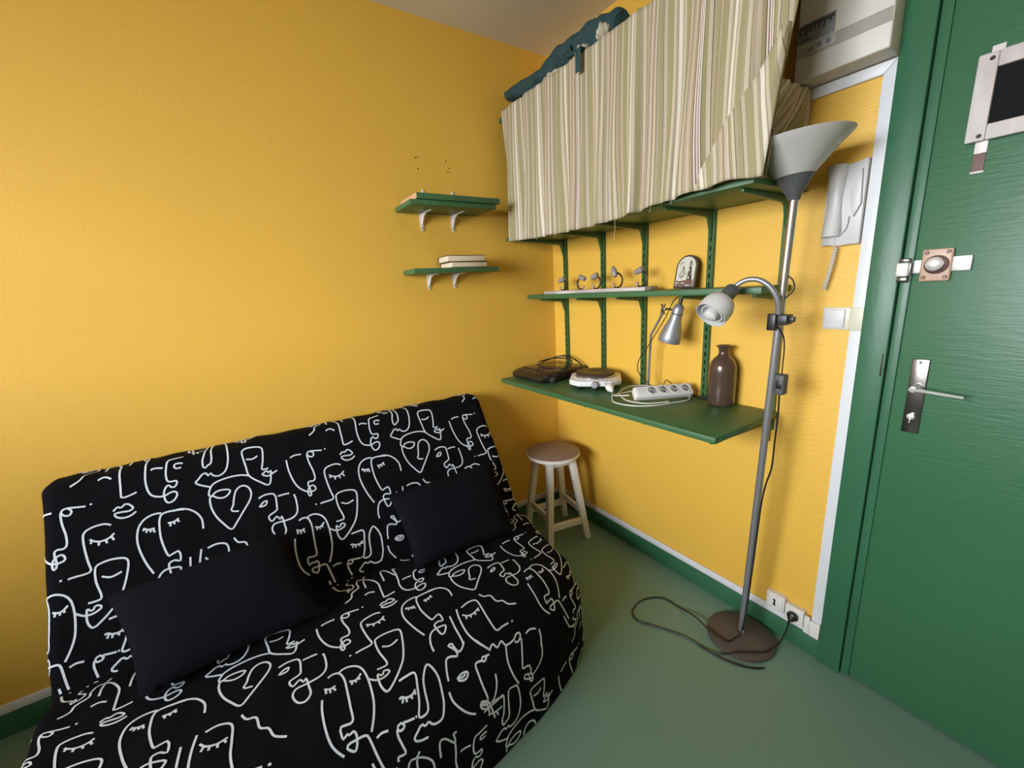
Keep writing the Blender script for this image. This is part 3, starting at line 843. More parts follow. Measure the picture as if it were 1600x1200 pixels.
# ================================================================ BLACK PORTABLE HOB
hb = thing('portable_hob', (-.17, -.15, ZT), 'black portable cooktop with coiled cable on worktop corner', 'cooktop')
b = bm_()
prf = [(-.332, .003), (-.340, .018), (-.334, .032), (-.312, .042), (-.285, .048), (-.025, .050), (-.022, .003)]
prism(b, [(p[0], p[1] + ZT) for p in prf], .262, Matrix(((1, 0, 0, 0), (0, 0, -1, -.022), (0, 1, 0, 0), (0, 0, 0, 1))), bev=.003)
hbb = obj('housing', b, 'hob_black', hb)
b = bm_(); bx(b, -.268, -.030, -.276, -.030, ZT + .0485, ZT + .0520, .001); obj('glass_top', b, 'hob_glass', hbb)
b = bm_()
for i in range(6):
    y = -.055 - i * .036
    M = Matrix.Translation((-.308, y, ZT + .0445)) @ Matrix.Rotation(math.radians(-17), 4, 'Y')
    bx(b, -.006, .006, -.008, .008, -.001, .0012, .0006, M=M)
obj('button', b, 'dark_grey_plastic', hbb)
b = bm_()
for (x, y) in ((-.31, -.04), (-.31, -.265), (-.05, -.04), (-.05, -.265)):
    lathe(b, [(0, 0), (.009, 0), (.009, .004), (0, .004)], (x, y, ZT), seg=12)
obj('rubber_foot', b, 'black_plastic', hbb)
b = bm_()
zc = ZT + .0555
tube(b, [(-.045, -.285, ZT + .03), (-.040, -.262, ZT + .058), (-.05, -.21, ZT + .085), (-.045, -.14, ZT + .095), (-.055, -.08, ZT + .085), (-.115, -.05, zc + .012), (-.18, -.075, zc + .004), (-.235, -.12, zc + .010), (-.262, -.165, zc + .02), (-.245, -.185, zc + .005),
         (-.20, -.215, zc), (-.165, -.265, zc), (-.10, -.245, zc + .006), (-.05, -.18, zc + .022), (-.10, -.11, zc + .030), (-.18, -.095, zc + .024), (-.245, -.14, zc + .03)], .0036, 8, 7)
tube(b, [(-.165, -.265, zc), (-.168, -.284, ZT + .045), (-.20, -.290, ZT + .014), (-.235, -.296, ZT + .010), (-.262, -.302, ZT + .012)], .0030, 8, 6)
obj('cable', b, 'black_cable', hb)
b = bm_(); lathe(b, [(0, -.004), (.008, -.002), (.014, .010), (.0165, .016), (.0165, .026), (0, .026)], (-.262, -.300, ZT + .0172), (-.9, -.25, 0.0), 20)
pg = obj('plug', b, 'black_plastic', hb)
b = bm_(); 
for s in (-1, 1):
    tube(b, [(-.283, -.306 + s * .006, ZT + .0172), (-.299, -.310 + s * .006, ZT + .0172)], .0022, 8)
obj('plug_pin', b, 'chrome', pg)

# ================================================================ WHITE HOTPLATE
hp = thing('electric_hotplate', (-.165, -.495, ZT), 'white single electric hotplate with brown ring and grey knob', 'hotplate')
RZ = Matrix.Translation((-.160, -.490, 0)) @ Matrix.Rotation(math.atan2(-.69, -.72), 4, 'Z')
hw, ck = .121, .046
outl = [(hw, -hw + ck), (hw, hw - ck), (hw - ck, hw), (-hw + ck, hw), (-hw, hw - ck), (-hw, -hw + ck), (-hw + ck, -hw), (hw - ck, -hw)]
b = bm_(); prism(b, outl, .026, RZ @ Matrix.Translation((0, 0, ZT + .020)), bev=.006)
lathe(b, [(.104, .0), (.110, .001), (.104, .0055), (.098, .006)], (-.160, -.490, ZT + .0445), seg=48)
bd = obj('housing', b, 'hotplate_white', hp)
b = bm_(); lathe(b, [(.0955, .050), (.0955, .058), (.093, .059), (0, .059)], (-.160, -.490, ZT), seg=48); obj('chrome_ring', b, 'chrome', bd)
b = bm_(); lathe(b, [(.0925, .0575), (.0945, .066), (.0905, .069), (.040, .069), (.036, .0672), (0, .0672)], (-.160, -.490, ZT), seg=48)
obj('heating_plate', b, 'coil_brown', hp)
b = bm_()
for (x, y) in ((.085, .075), (.085, -.075), (-.085, .075), (-.085, -.075)):
    p = RZ @ Vector((x, y, 0)); lathe(b, [(0, 0), (.010, 0), (.013, .0205), (0, .0205)], (p.x, p.y, ZT), seg=14)
p = RZ @ Vector((.104, 0, 0)); lathe(b, [(0, 0), (.009, 0), (.011, .0205), (0, .0205)], (p.x, p.y, ZT), seg=14)
obj('foot', b, 'black_plastic', bd)
b = bm_(); p0 = RZ @ Vector((hw, 0, ZT + .030)); dr = (RZ.to_3x3() @ Vector((1, 0, .12)))
lathe(b, [(0, 0), (.013, 0), (.0165, .006), (.0165, .014), (.012, .020), (0, .022)], p0, dr, 24); obj('knob', b, 'socket_grey', hp)
b = bm_()
for (x, y, r) in ((.105, .052, .005), (.105, .036, .004), (.107, .016, .006)):
    p = RZ @ Vector((x, y, ZT + .0462)); lathe(b, [(r, 0), (r, .0008), (0, .0008)], p, seg=12)
obj('marking', b, 'lock_brown', bd)

# ================================================================ POWER STRIP
ps = thing('power_strip', (-.17, -.86, ZT), 'white four way power strip with coiled white lead on worktop', 'power strip')
a0 = Vector((-.252, -.812, 0)); a1 = Vector((-.055, -.925, 0)); dx = (a1 - a0).normalized(); L = .245
ctr = (a0 + a1) / 2; tilt = math.radians(24)
ex = dx; eyv = Vector((-dx.y, dx.x, 0)); 
Ms = Matrix(((ex.x, eyv.x, 0, ctr.x), (ex.y, eyv.y, 0, ctr.y), (0, 0, 1, ZT + .031), (0, 0, 0, 1))) @ Matrix.Rotation(math.radians(42), 4, 'X')
b = bm_(); bx(b, -L / 2, L / 2, -.025, .025, -.019, .019, .008, 3, M=Ms)
bdy = obj('housing', b, 'white_plastic', ps)
b = bm_(); bx(b, -L / 2 + .012, L / 2 - .006, -.0215, .0215, .0185, .0205, .001, M=Ms); obj('face', b, 'grey_plastic', bdy)
for i in range(4):
    cx = -.050 + i * .0465
    b = bm_(); Mi = Ms @ Matrix.Translation((cx, 0, .0205))
    q = Mi.to_3x3() @ Vector((0, 0, 1))
    lathe(b, [(.0208, 0), (.0208, .0022), (.0190, .0022), (.0186, .0006), (0, .0006)], Mi.translation, q, 26)
    sk = obj('socket', b, 'white_plastic', bdy)
    b = bm_()
    lathe(b, [(.0165, .0012), (.0165, .0014), (0, .0014)], Mi.translation, q, 22)
    s2 = obj('socket_well', b, 'socket_grey', sk)
    b = bm_()
    for s in (-1, 1):
        lathe(b, [(.0028, .0014), (.0028, .0018), (0, .0018)], Mi @ Vector((s * .0068, s * .0068, 0)), q, 10)
    bx(b, -.0015, .0015, .006, .0155, .0014, .003, M=Mi); bx(b, -.0015, .0015, -.0155, -.006, .0014, .003, M=Mi)
    obj('pin_hole', b, 'black_plastic', s2) if False else obj('pin_hole', b, 'black_plastic', sk)
b = bm_()
tube(b, [(-.247, -.682, ZT + .010), (-.285, -.715, ZT + .0032), (-.330, -.770, ZT + .003), (-.318, -.850, ZT + .003), (-.262, -.905, ZT + .003), (-.170, -.935, ZT + .003), (-.09, -.950, ZT + .003), (-.04, -.90, ZT + .003), (-.035, -.80, ZT + .003), (-.02, -.71, ZT + .0065),
         (-.09, -.668, ZT + .014), (-.16, -.67, ZT + .012), (-.215, -.69, ZT + .007), (-.245, -.725, ZT + .008), (-.29, -.80, ZT + .009), (-.27, -.88, ZT + .0085), (-.19, -.925, ZT + .0085)], .0028, 8, 7)
tube(b, [(-.258, -.700, ZT + .0035), (-.215, -.70, ZT + .006), (-.16, -.715, ZT + .009), (-.13, -.74, ZT + .014)], .0028, 8, 6)
tube(b, [(-.275, -.800, ZT + .028), (-.285, -.765, ZT + .022), (-.275, -.715, ZT + .012), (-.24, -.705, ZT + .011)], .0028, 8, 6)
obj('cable', b, 'white_cable', ps)
b = bm_(); lathe(b, [(0, -.006), (.006, -.005), (.010, .002), (.0165, .010), (.0178, .019), (.0165, .029), (0, .031)], (-.245, -.676, ZT + .0195), (.10, .55, .38), 22)
pg = obj('plug', b, 'white_plastic', ps)
b = bm_()
for s in (-1, 1):
    a = Vector((-.240 , -.647, ZT + .040)); tube(b, [a + Vector((s * .0065, 0, 0)), a + Vector((s * .0065 + .003, .014, .009))], .0022, 8)
obj('plug_pin', b, 'chrome', pg)

# ================================================================ VASE
b = bm_(); lathe(b, [(0, .0), (.042, 0), (.0460, .004), (.0470, .012), (.0480, .06), (.0480, .13), (.0470, .150), (.042, .166), (.032, .180), (.0215, .190), (.0175, .200), (.0175, .212), (.022, .222), (.0275, .226), (.0265, .2285), (.019, .224), (.0145, .210), (.0145, .198), (0, .19)], (-.056, -1.062, ZT + .0005), seg=48)
tag(obj('stoneware_bottle', b, 'vase_glaze', origin=(-.056, -1.062, ZT)), 'brown glazed stoneware bottle vase on the worktop', 'vase')

# ================================================================ LIGHTHOUSE PLAQUE
ZS = 1.3418
pq = thing('lighthouse_plaque', (-.045, -.885, ZS), 'arched cream plaque with lighthouse drawing leaning on the wall', 'plaque')
def arch(w, h, n=14, inset=0.0):
    r = w / 2 - inset; o = [(-r, inset), (r, inset)]
    for k in range(n + 1):
        a = math.pi * k / n; o.append((r * math.cos(a), h - w / 2 + r * math.sin(a)))
    return o
Mp = Matrix.Translation((-.052, -.884, ZS + .0008)) @ Matrix.Rotation(math.radians(13), 4, 'Y') @ Matrix(((0, 0, -1, 0), (-1, 0, 0, 0), (0, 1, 0, 0), (0, 0, 0, 1)))
b = bm_(); prism(b, arch(.094, .130), .010, Mp, bev=.002); pe = obj('slab', b, 'plaque_edge', pq)
b = bm_(); prism(b, arch(.094, .130, inset=.0075), .0015, Mp @ Matrix.Translation((0, 0, .0100))); pf = obj('face', b, 'plaque_face', pq)
b = bm_(); Mi = Mp @ Matrix.Translation((0, 0, .0115))
def ink(*p): prism(b, p, .0006, Mi)
ink((.008, .030), (.030, .030), (.026, .060), (.022, .085), (.014, .085), (.012, .060))
ink((.011, .088), (.025, .088), (.024, .096), (.012, .096)); ink((.013, .097), (.023, .097), (.018, .108))
ink((-.032, .095), (-.020, .098), (-.010, .102), (-.021, .101)); ink((-.030, .088), (-.022, .092), (-.026, .093))
for (xa, ya, xb, yb) in ((-.026, .050, -.012, .085), (-.012, .085, -.010, .045), (-.026, .050, -.008, .047), (-.028, .044, -.004, .044), (-.018, .060, -.011, .062), (-.026, .040, -.010, .038), (-.010, .085, -.002, .050), (-.005, .054, .008, .058)):
    dx_, dy_ = xb - xa, yb - ya; l_ = math.hypot(dx_, dy_); nx_, ny_ = -dy_ / l_ * .0009, dx_ / l_ * .0009
    ink((xa + nx_, ya + ny_), (xa - nx_, ya - ny_), (xb - nx_, yb - ny_), (xb + nx_, yb + ny_))
obj('ink_drawing', b, 'plaque_ink', pf)
b = bm_()
Mi2 = Mp @ Matrix.Translation((0, 0, .0122))
for (o_) in ([(.013, .034), (.019, .034), (.019, .045), (.014, .045)], [(.021, .050), (.024, .050), (.022, .058), (.020, .058)], [(.014, .064), (.018, .064), (.018, .072), (.0145, .072)], [(.014, .089), (.016, .089), (.016, .095), (.014, .095)], [(.020, .089), (.022, .089), (.022, .095), (.020, .095)]):
    prism(b, o_, .0004, Mi2)
obj('lighthouse_light', b, 'plaque_face', pf)
b = bm_()
rnd = random.Random(3)
for i in range(9):
    x = -.036 + i * .009; y = .009 + rnd.random() * .010; r = .006 + rnd.random() * .003
    x = max(-.030, min(.030, x))
    lathe(b, [(r, 0), (r * .8, .0025), (0, .0035)], Mp @ Vector((x, y, .0112)), Mp.to_3x3() @ Vector((0, 0, 1)), 9)
prism(b, [(-.037, .022), (.037, .018), (.037, .030), (.012, .031), (-.02, .027), (-.037, .030)], .0012, Mi)
obj('rocks', b, 'plaque_rock', pf)

# ================================================================ COAT RACK WITH FIVE HOOKS
cr = thing('coat_rack', (-.11, -.45, ZS), 'whitewashed wooden rack with five brown curled hooks on the long shelf', 'coat rack')
Mr = Matrix.Translation((-.122, -.451, 0)) @ Matrix.Rotation(math.radians(2.4), 4, 'Z')
b = bm_(); bx(b, -.045, .045, -.318, .318, ZS, ZS + .0155, .002, M=Mr); obj('board', b, 'rack_wood', cr)
hk = [(-.222, .0, 1, 'grey', .9), (-.360, .0, -1, 'grey', .95), (-.462, .0, 1, 'grey', 1.0), (-.592, 0, 1, 'tall', 1.1), (-.724, 0, 1, 'grey', 1.15)]
for (y, x, s, kind, k) in hk:
    c = Vector((-.122, y, ZS + .0165)); R = .0285 * k
    b = bm_()
    pts = []
    for i in range(13):
        a = math.radians(-115 + i * 19)     # open ring standing on the board
        pts.append(c + Vector((0, -s * R * math.cos(a), R + R * math.sin(a))))
    tube(b, pts, .0040, 8, 2)
    lathe(b, [(0, 0), (.012, 0), (.011, .003), (0, .0032)], c + Vector((0, 0, -.0008)), seg=16)
    h = obj('hook', b, 'hook_brown', cr)
    e = pts[-1]
    b = bm_()
    if kind == 'tall':
        lathe(b, [(0, -.020), (.011, -.015), (.0155, 0), (.012, .018), (.005, .030), (0, .035)], e + Vector((0, s * .002, .004)), (0, s * .35, 1), 18)
    else:
        lathe(b, [(0, -.020), (.010, -.018), (.0125, -.006), (.0125, .014), (.0105, .022), (0, .024)], e + Vector((0, 0, .002)), (0, -s * 1, .35), 18)
    obj('ceramic_tip', b, 'hook_knob', h)
    e2 = pts[0] + Vector((-.002, s * .006, .010))
    b = bm_(); bmesh.ops.create_uvsphere(b, u_segments=14, v_segments=8, radius=.0075 * k, matrix=Matrix.Translation(e2)); tube(b, [pts[0], e2], .003, 7)
    obj('ball_tip', b, 'hook_pink', h)
# ================================================================ SOFA
XL,XR=-2.165,-.612
RR=.032
YC,ZC=-.45,.372
def _round(pts,rad):
    out=[pts[0]]
    for i in range(1,len(pts)-1):
        p=pts[i];a=pts[i-1];b=pts[i+1];r=rad[i]
        da=math.dist(p,a);db=math.dist(p,b)
        ua=((a[0]-p[0])/da,(a[1]-p[1])/da);ub=((b[0]-p[0])/db,(b[1]-p[1])/db)
        cs=ua[0]*ub[0]+ua[1]*ub[1]; th=math.acos(max(-1,min(1,cs)))
        tl=min(r/math.tan(th/2),da*.45,db*.45)
        A=(p[0]+ua[0]*tl,p[1]+ua[1]*tl);B=(p[0]+ub[0]*tl,p[1]+ub[1]*tl)
        n=8
        for k in range(n+1):
            q=k/n
            out.append(tuple((1-q)**2*A[j]+2*q*(1-q)*p[j]+q*q*B[j] for j in(0,1)))
    out.append(pts[-1]); return out
_raw=[(-.02,.36),(-.02,.862),(-.115,.866),(YC,ZC),(-.54,.388),(-.94,.356),(-1.052,.245),(-1.072,.004)]
PROF=_round(_raw,[0,.02,.035,.012,.10,.09,.12,0])
_L=[0.]
for a,b in zip(PROF,PROF[1:]): _L.append(_L[-1]+math.dist(a,b))
_t0=.502-.02
TT=[l-_t0 for l in _L]
TMIN,TMAX=TT[0],TT[-1]
ic=min(range(len(PROF)),key=lambda i:math.dist(PROF[i],(YC,ZC)))
TC=TT[ic]
def yz(t):
    t=max(TMIN,min(TMAX,t))
    lo,hi=0,len(TT)-1
    while hi-lo>1:
        m=(lo+hi)//2
        if TT[m]<=t: lo=m
        else: hi=m
    q=(t-TT[lo])/(TT[hi]-TT[lo]); a,b=PROF[lo],PROF[hi]
    return a[0]+(b[0]-a[0])*q,a[1]+(b[1]-a[1])*q
def yfront(x):
    u=(x+1.38)/.78
    return 1.07-.15*u*u-.075*u**10
def S(s,t,off=0.):
    if s>XR-RR: a=(s-(XR-RR))/RR; sg=1; xe=XR
    elif s<XL+RR: a=(XL+RR-s)/RR; sg=-1; xe=XL
    else: a=0; sg=0; xe=0
    y,z=yz(t); e=.012
    y0,z0=yz(t-e);y1,z1=yz(t+e); dy,dz=y1-y0,z1-z0;l=math.hypot(dy,dz) or 1
    ny,nz=dz/l,-dy/l      # outward (profile runs up the rear, over, down the front)
    if sg==0: x=s;ins=0;nx=0;c=1
    elif a<math.pi/2: x=xe+sg*RR*(math.sin(a)-1);ins=RR*(1-math.cos(a));nx=sg*math.sin(a);c=math.cos(a)
    else: x=xe;ins=RR*a-RR*(math.pi/2-1);nx=sg;c=0
    xx=max(XL,min(XR,x))
    if y<YC:
        k=(yfront(xx)-.44)/(1.07-.44); y=YC+(y-YC)*k
        u=max(0.,min(1.,(xx+1.15)/.52)); w=min(1.,(YC-y)/.2)
        z*=1-.13*u*u*w
    return x+nx*off, y+ny*(-ins+c*off), max(.004,z+nz*(-ins+c*off))
SMAX=XR+.32
SMIN=XL-.32

STROKES = [
[(-2018,126),(-2013,88),(-1979,120),(-1977,172),(-1978,212),(-1975,214),(-1957,212),(-1936,207)],
[(-2030,160),(-2020,156),(-2009,157),(-1995,166)],
[(-1955,131),(-1952,87),(-1935,88),(-1909,124),(-1910,91),(-1901,96)],
[(-1909,124),(-1911,156),(-1915,181),(-1913,206),(-1905,224),(-1892,233),(-1872,237),(-1852,231),(-1840,233),(-1837,243),(-1847,256),(-1861,260),(-1869,252),(-1872,234),(-1868,219),(-1862,212),(-1855,210),(-1850,217),(-1839,217),(-1833,204),(-1848,203),(-1858,199),(-1860,182),(-1856,163),(-1850,150),(-1833,147),(-1808,144)],
[(-1898,164),(-1889,161),(-1866,165)],
[(-2000,245),(-1989,236),(-1981,240),(-1967,232),(-1952,248),(-1964,254),(-1983,252),(-1997,253),(-1994,262),(-1980,269),(-1960,268),(-1943,258)],
[(-1920,463),(-1934,429),(-1945,389),(-1950,352),(-1947,320),(-1938,298),(-1921,285),(-1900,281),(-1881,284)],
[(-1824,290),(-1856,285),(-1881,286),(-1890,297),(-1893,323),(-1892,367),(-1880,421),(-1867,421),(-1851,419),(-1851,449),(-1865,443),(-1878,446),(-1881,456),(-1877,487),(-1871,495),(-1862,490),(-1852,471),(-1867,465),(-1887,463),(-1902,470),(-1912,488),(-1917,511),(-1917,532)],
[(-1933,315),(-1920,323),(-1902,323)],
[(-1928,318),(-1935,322)],
[(-1923,321),(-1927,331)],
[(-1916,324),(-1916,333)],
[(-1909,325),(-1906,337)],
[(-1871,319),(-1862,320),(-1852,319),(-1839,311)],
[(-1865,320),(-1865,332)],
[(-1856,320),(-1853,329)],
[(-1847,317),(-1841,325)],
[(-2008,280),(-2018,274),(-2032,272),(-2051,274),(-2066,280),(-2072,292),(-2071,325),(-2066,367),(-2061,396),(-2072,402),(-2094,402),(-2113,403)],
[(-2127,401),(-2122,401)],
[(-2058,304),(-2051,311),(-2040,317),(-2026,318),(-2012,313),(-2000,302)],
[(-2053,310),(-2057,318)],
[(-2038,319),(-2040,329)],
[(-2023,319),(-2020,329)],
[(-2009,313),(-2004,325)],
[(-1811,164),(-1825,161),(-1836,165),(-1831,173),(-1813,173)],
[(-1800,115),(-1780,124),(-1762,126),(-1750,125)],
[(-1794,122),(-1799,79)],
[(-1790,85),(-1778,143)],
[(-1772,124),(-1766,142)],
[(-1813,96),(-1786,96),(-1763,96),(-1741,96),(-1747,148),(-1755,167),(-1756,183),(-1751,189),(-1742,183),(-1733,180),(-1728,165),(-1727,139),(-1721,96),(-1701,96),(-1685,108),(-1679,154),(-1683,185),(-1695,207),(-1715,216),(-1732,212),(-1738,204),(-1746,210),(-1751,202),(-1763,204),(-1775,214),(-1784,221),(-1773,231),(-1757,239),(-1744,245)],
[(-1558,246),(-1565,275),(-1575,283),(-1593,271),(-1626,241),(-1632,209),(-1636,183),(-1636,167),(-1622,161),(-1596,162),(-1577,166),(-1571,175),(-1576,203),(-1584,226),(-1577,231),(-1560,229)],
[(-1627,190),(-1606,193),(-1587,186)],
[(-1588,246),(-1571,237),(-1566,245),(-1558,239),(-1558,253),(-1573,254),(-1588,246)],
[(-1559,252),(-1537,244)],
[(-1627,239),(-1649,231),(-1680,228),(-1714,231),(-1736,238),(-1746,249),(-1753,267),(-1745,272),(-1731,263),(-1710,262),(-1691,268),(-1696,279),(-1711,286),(-1728,283),(-1745,272),(-1752,282),(-1751,309),(-1742,341),(-1726,371),(-1705,399),(-1685,378),(-1663,350),(-1640,320),(-1631,297),(-1633,280),(-1643,268),(-1658,265),(-1674,275),(-1684,298),(-1689,319),(-1697,337),(-1676,345)],
[(-1487,214),(-1470,210),(-1447,211)],
[(-1501,219),(-1500,254),(-1492,291),(-1478,322),(-1454,345),(-1433,348),(-1423,342),(-1429,327),(-1442,329),(-1452,344),(-1449,364),(-1442,358),(-1443,337),(-1446,324),(-1443,309),(-1425,310),(-1418,300),(-1419,275),(-1426,244),(-1427,215),(-1414,208),(-1403,217),(-1409,227),(-1421,224),(-1427,215)],
[(-1412,208),(-1390,211),(-1368,214)],
[(-1362,211),(-1357,212)],
[(-1853,287),(-1834,286),(-1810,295),(-1793,312),(-1782,337),(-1782,369)],
[(-1634,966),(-1611,959),(-1583,967),(-1583,1012),(-1587,1026),(-1613,1039),(-1607,1059),(-1589,1047),(-1580,1062),(-1574,1051),(-1571,1081),(-1570,1107),(-1584,1121),(-1602,1113),(-1611,1088),(-1601,1071),(-1582,1070),(-1542,1069),(-1522,1050),(-1519,1004),(-1523,982)],
[(-1636,998),(-1623,985),(-1610,982),(-1616,996),(-1636,998)],
[(-1574,976),(-1550,975),(-1533,977)],
[(-1385,502),(-1387,517),(-1386,540),(-1376,558),(-1359,550),(-1331,525),(-1308,493),(-1291,437),(-1288,395),(-1320,382),(-1351,384),(-1362,395),(-1362,434),(-1352,482),(-1369,488),(-1382,487)],
[(-1349,423),(-1328,433),(-1303,427)],
[(-1385,502),(-1374,511),(-1366,500),(-1353,509),(-1369,519),(-1389,519),(-1402,511),(-1411,502)],
[(-1110,1082),(-1082,1078),(-1056,1091),(-1056,1134),(-1059,1179),(-1051,1220),(-1026,1222),(-1001,1224)],
[(-990,1226),(-983,1226)],
[(-1120,1110),(-1107,1125),(-1086,1130),(-1064,1123)],
[(-1111,1122),(-1117,1134)],
[(-1099,1129),(-1102,1139)],
[(-1084,1131),(-1084,1141)],
[(-1072,1126),(-1067,1135)],
[(-1127,1079),(-1136,1122),(-1139,1177),(-1127,1211),(-1110,1235)],
[(-1158,1093),(-1163,1147),(-1163,1190),(-1165,1204)],
[(-1035,1075),(-1025,1094),(-1004,1103),(-998,1136),(-980,1148),(-970,1173),(-945,1187)],
[(-957,1282),(-937,1280),(-914,1290)],
[(-904,1298),(-909,1320),(-920,1345)],
[(-1160,1194),(-1165,1203),(-1179,1212),(-1187,1209),(-1193,1194),(-1195,1183),(-1207,1182),(-1195,1199),(-1191,1209),(-1193,1219),(-1211,1211),(-1226,1211),(-1235,1236),(-1239,1261)],
[(-1126,1210),(-1111,1233),(-1097,1252)],
[(-1097,1257),(-1079,1247),(-1069,1263),(-1049,1255),(-1038,1273),(-1007,1274),(-992,1265),(-978,1268),(-981,1280),(-998,1287),(-1006,1277)],
[(-979,1285),(-998,1327),(-1008,1360),(-997,1364),(-980,1371),(-980,1397),(-1002,1388),(-1007,1397),(-987,1414),(-972,1415),(-980,1395)],
[(-987,1396),(-984,1422),(-974,1427),(-975,1409)],
[(-970,1408),(-941,1391),(-923,1367),(-914,1329)],
[(-1039,1271),(-1052,1311),(-1050,1344),(-1042,1371),(-1031,1395)],
[(-1101,1265),(-1114,1263),(-1124,1260),(-1128,1268),(-1120,1273),(-1111,1265)],
[(-1129,1267),(-1150,1265),(-1152,1296),(-1151,1326),(-1147,1363),(-1168,1355),(-1173,1368),(-1157,1382),(-1144,1383),(-1145,1371),(-1166,1359),(-1170,1363),(-1148,1375)],
[(-1103,1318),(-1108,1343),(-1123,1369),(-1139,1380),(-1123,1380),(-1099,1387)],
[(-1214,1269),(-1198,1264),(-1181,1268),(-1181,1276),(-1191,1282),(-1206,1278),(-1214,1269),(-1197,1273),(-1187,1270)],
[(-1247,1285),(-1245,1308),(-1232,1333),(-1213,1357),(-1192,1373)],
[(-1363,1195),(-1342,1194),(-1319,1198),(-1323,1231),(-1330,1265),(-1340,1294),(-1319,1296),(-1311,1283),(-1308,1252),(-1303,1224),(-1290,1202),(-1279,1195),(-1268,1214),(-1262,1240),(-1265,1273),(-1270,1300),(-1283,1325),(-1298,1329),(-1313,1325),(-1321,1315),(-1331,1319),(-1340,1312),(-1354,1321),(-1365,1330),(-1360,1339),(-1344,1344),(-1331,1345)],
[(-1375,1234),(-1368,1232),(-1358,1239),(-1341,1240),(-1328,1231)],
[(-1366,1236),(-1370,1246)],
[(-1358,1240),(-1359,1249)],
[(-1344,1240),(-1344,1249)],
[(-1334,1237),(-1332,1244)],
[(-1524,1087),(-1513,1082),(-1495,1087),(-1487,1114),(-1488,1153),(-1490,1194),(-1493,1225),(-1520,1224),(-1523,1237),(-1521,1250),(-1510,1244),(-1506,1249),(-1496,1245),(-1491,1255),(-1494,1274),(-1501,1285),(-1510,1280),(-1517,1271),(-1511,1265),(-1494,1265),(-1479,1265),(-1468,1269),(-1463,1287),(-1458,1314),(-1451,1345),(-1447,1355)],
[(-1499,1087),(-1486,1080),(-1469,1080),(-1450,1091),(-1438,1111),(-1433,1143),(-1433,1181),(-1436,1212),(-1445,1241),(-1457,1266)],
[(-1548,1144),(-1553,1173),(-1554,1209),(-1550,1243),(-1541,1265),(-1527,1284)],
[(-1538,1116),(-1525,1123),(-1508,1119)],
[(-1535,1119),(-1536,1132)],
[(-1525,1123),(-1526,1135)],
[(-1517,1124),(-1513,1134)],
[(-1477,1126),(-1465,1132),(-1454,1129),(-1445,1120)],
[(-1471,1130),(-1473,1140)],
[(-1462,1132),(-1462,1140)],
[(-1454,1129),(-1452,1137)],
[(-1449,1284),(-1435,1280),(-1416,1284)],
[(-1381,1285),(-1367,1288),(-1352,1290)],
[(-1349,1289),(-1345,1290)],
[(-1397,1287),(-1387,1283),(-1380,1292),(-1385,1297),(-1395,1297),(-1398,1288),(-1401,1304),(-1397,1325),(-1393,1348),(-1412,1346),(-1413,1356)],
[(-1398,720),(-1402,730),(-1386,739),(-1385,749),(-1395,756),(-1406,752),(-1409,757),(-1402,760),(-1401,744)],
[(-1450,682),(-1441,714),(-1428,740),(-1407,750)],
[(-1338,719),(-1348,730),(-1365,727),(-1373,746),(-1371,757),(-1396,772),(-1404,795),(-1426,807)],
]

sofa = thing('sofa_bed', (-1.39, -.5, 0), 'black sofa bed with white line drawn faces all over its cover', 'sofa')
def wr(x, y, z, s, t):
    return .0
def srange(a, bb, n): return [a + (bb - a) * i / n for i in range(n + 1)]
QQ = RR * (math.pi / 2 - 1)   # the rounding is a quarter circle, longer than its width
SMIN, SMAX = XL - QQ, XR + QQ
SS = srange(SMIN, XL + RR, 6)[:-1] + srange(XL + RR, XR - RR, 110)[:-1] + srange(XR - RR, SMAX, 6)
def wave(s, t):
    return .0022 * math.sin(s * 23 + 2 * math.sin(t * 7)) * math.sin(t * 19 + s * 3) + .0018 * math.sin(s * 51 + t * 13) * math.sin(t * 9 + 1)
def cover(t0, t1, nt):
    b = bm_(); T = srange(t0, t1, nt)
    g = [[b.verts.new(S(s, t, wave(s, t))) for t in T] for s in SS]
    for i in range(len(SS) - 1):
        for j in range(nt):
            b.faces.new((g[i][j], g[i + 1][j], g[i + 1][j + 1], g[i][j + 1]))
    for col, fl in ((g[0], 1), (g[-1], 0)):       # flat ends of the cushions
        x = col[0].co.x
        if t0 < 0: ex = [b.verts.new((x, YC + .05, .30))]
        else: ex = [b.verts.new((x, YC, .006))]
        vs = list(col) + ex
        b.faces.new(vs if fl else vs[::-1])
    return b
PX, PT_, SKEW = .690, .645, -.022      # repeat of the print along and down the cloth
WT = [(-0.02, -0.1), (0.08, 0), (0.145, 0.1), (0.215, 0.2), (0.3, 0.3), (0.7, 0.7), (0.76, 0.8), (0.87, 0.9), (0.99, 1.0), (1.05, 1.05), (1.8, 1.8)]
def stretch(v):
    if v < WT[0][0]: return v - .08
    return lerp(WT, v)
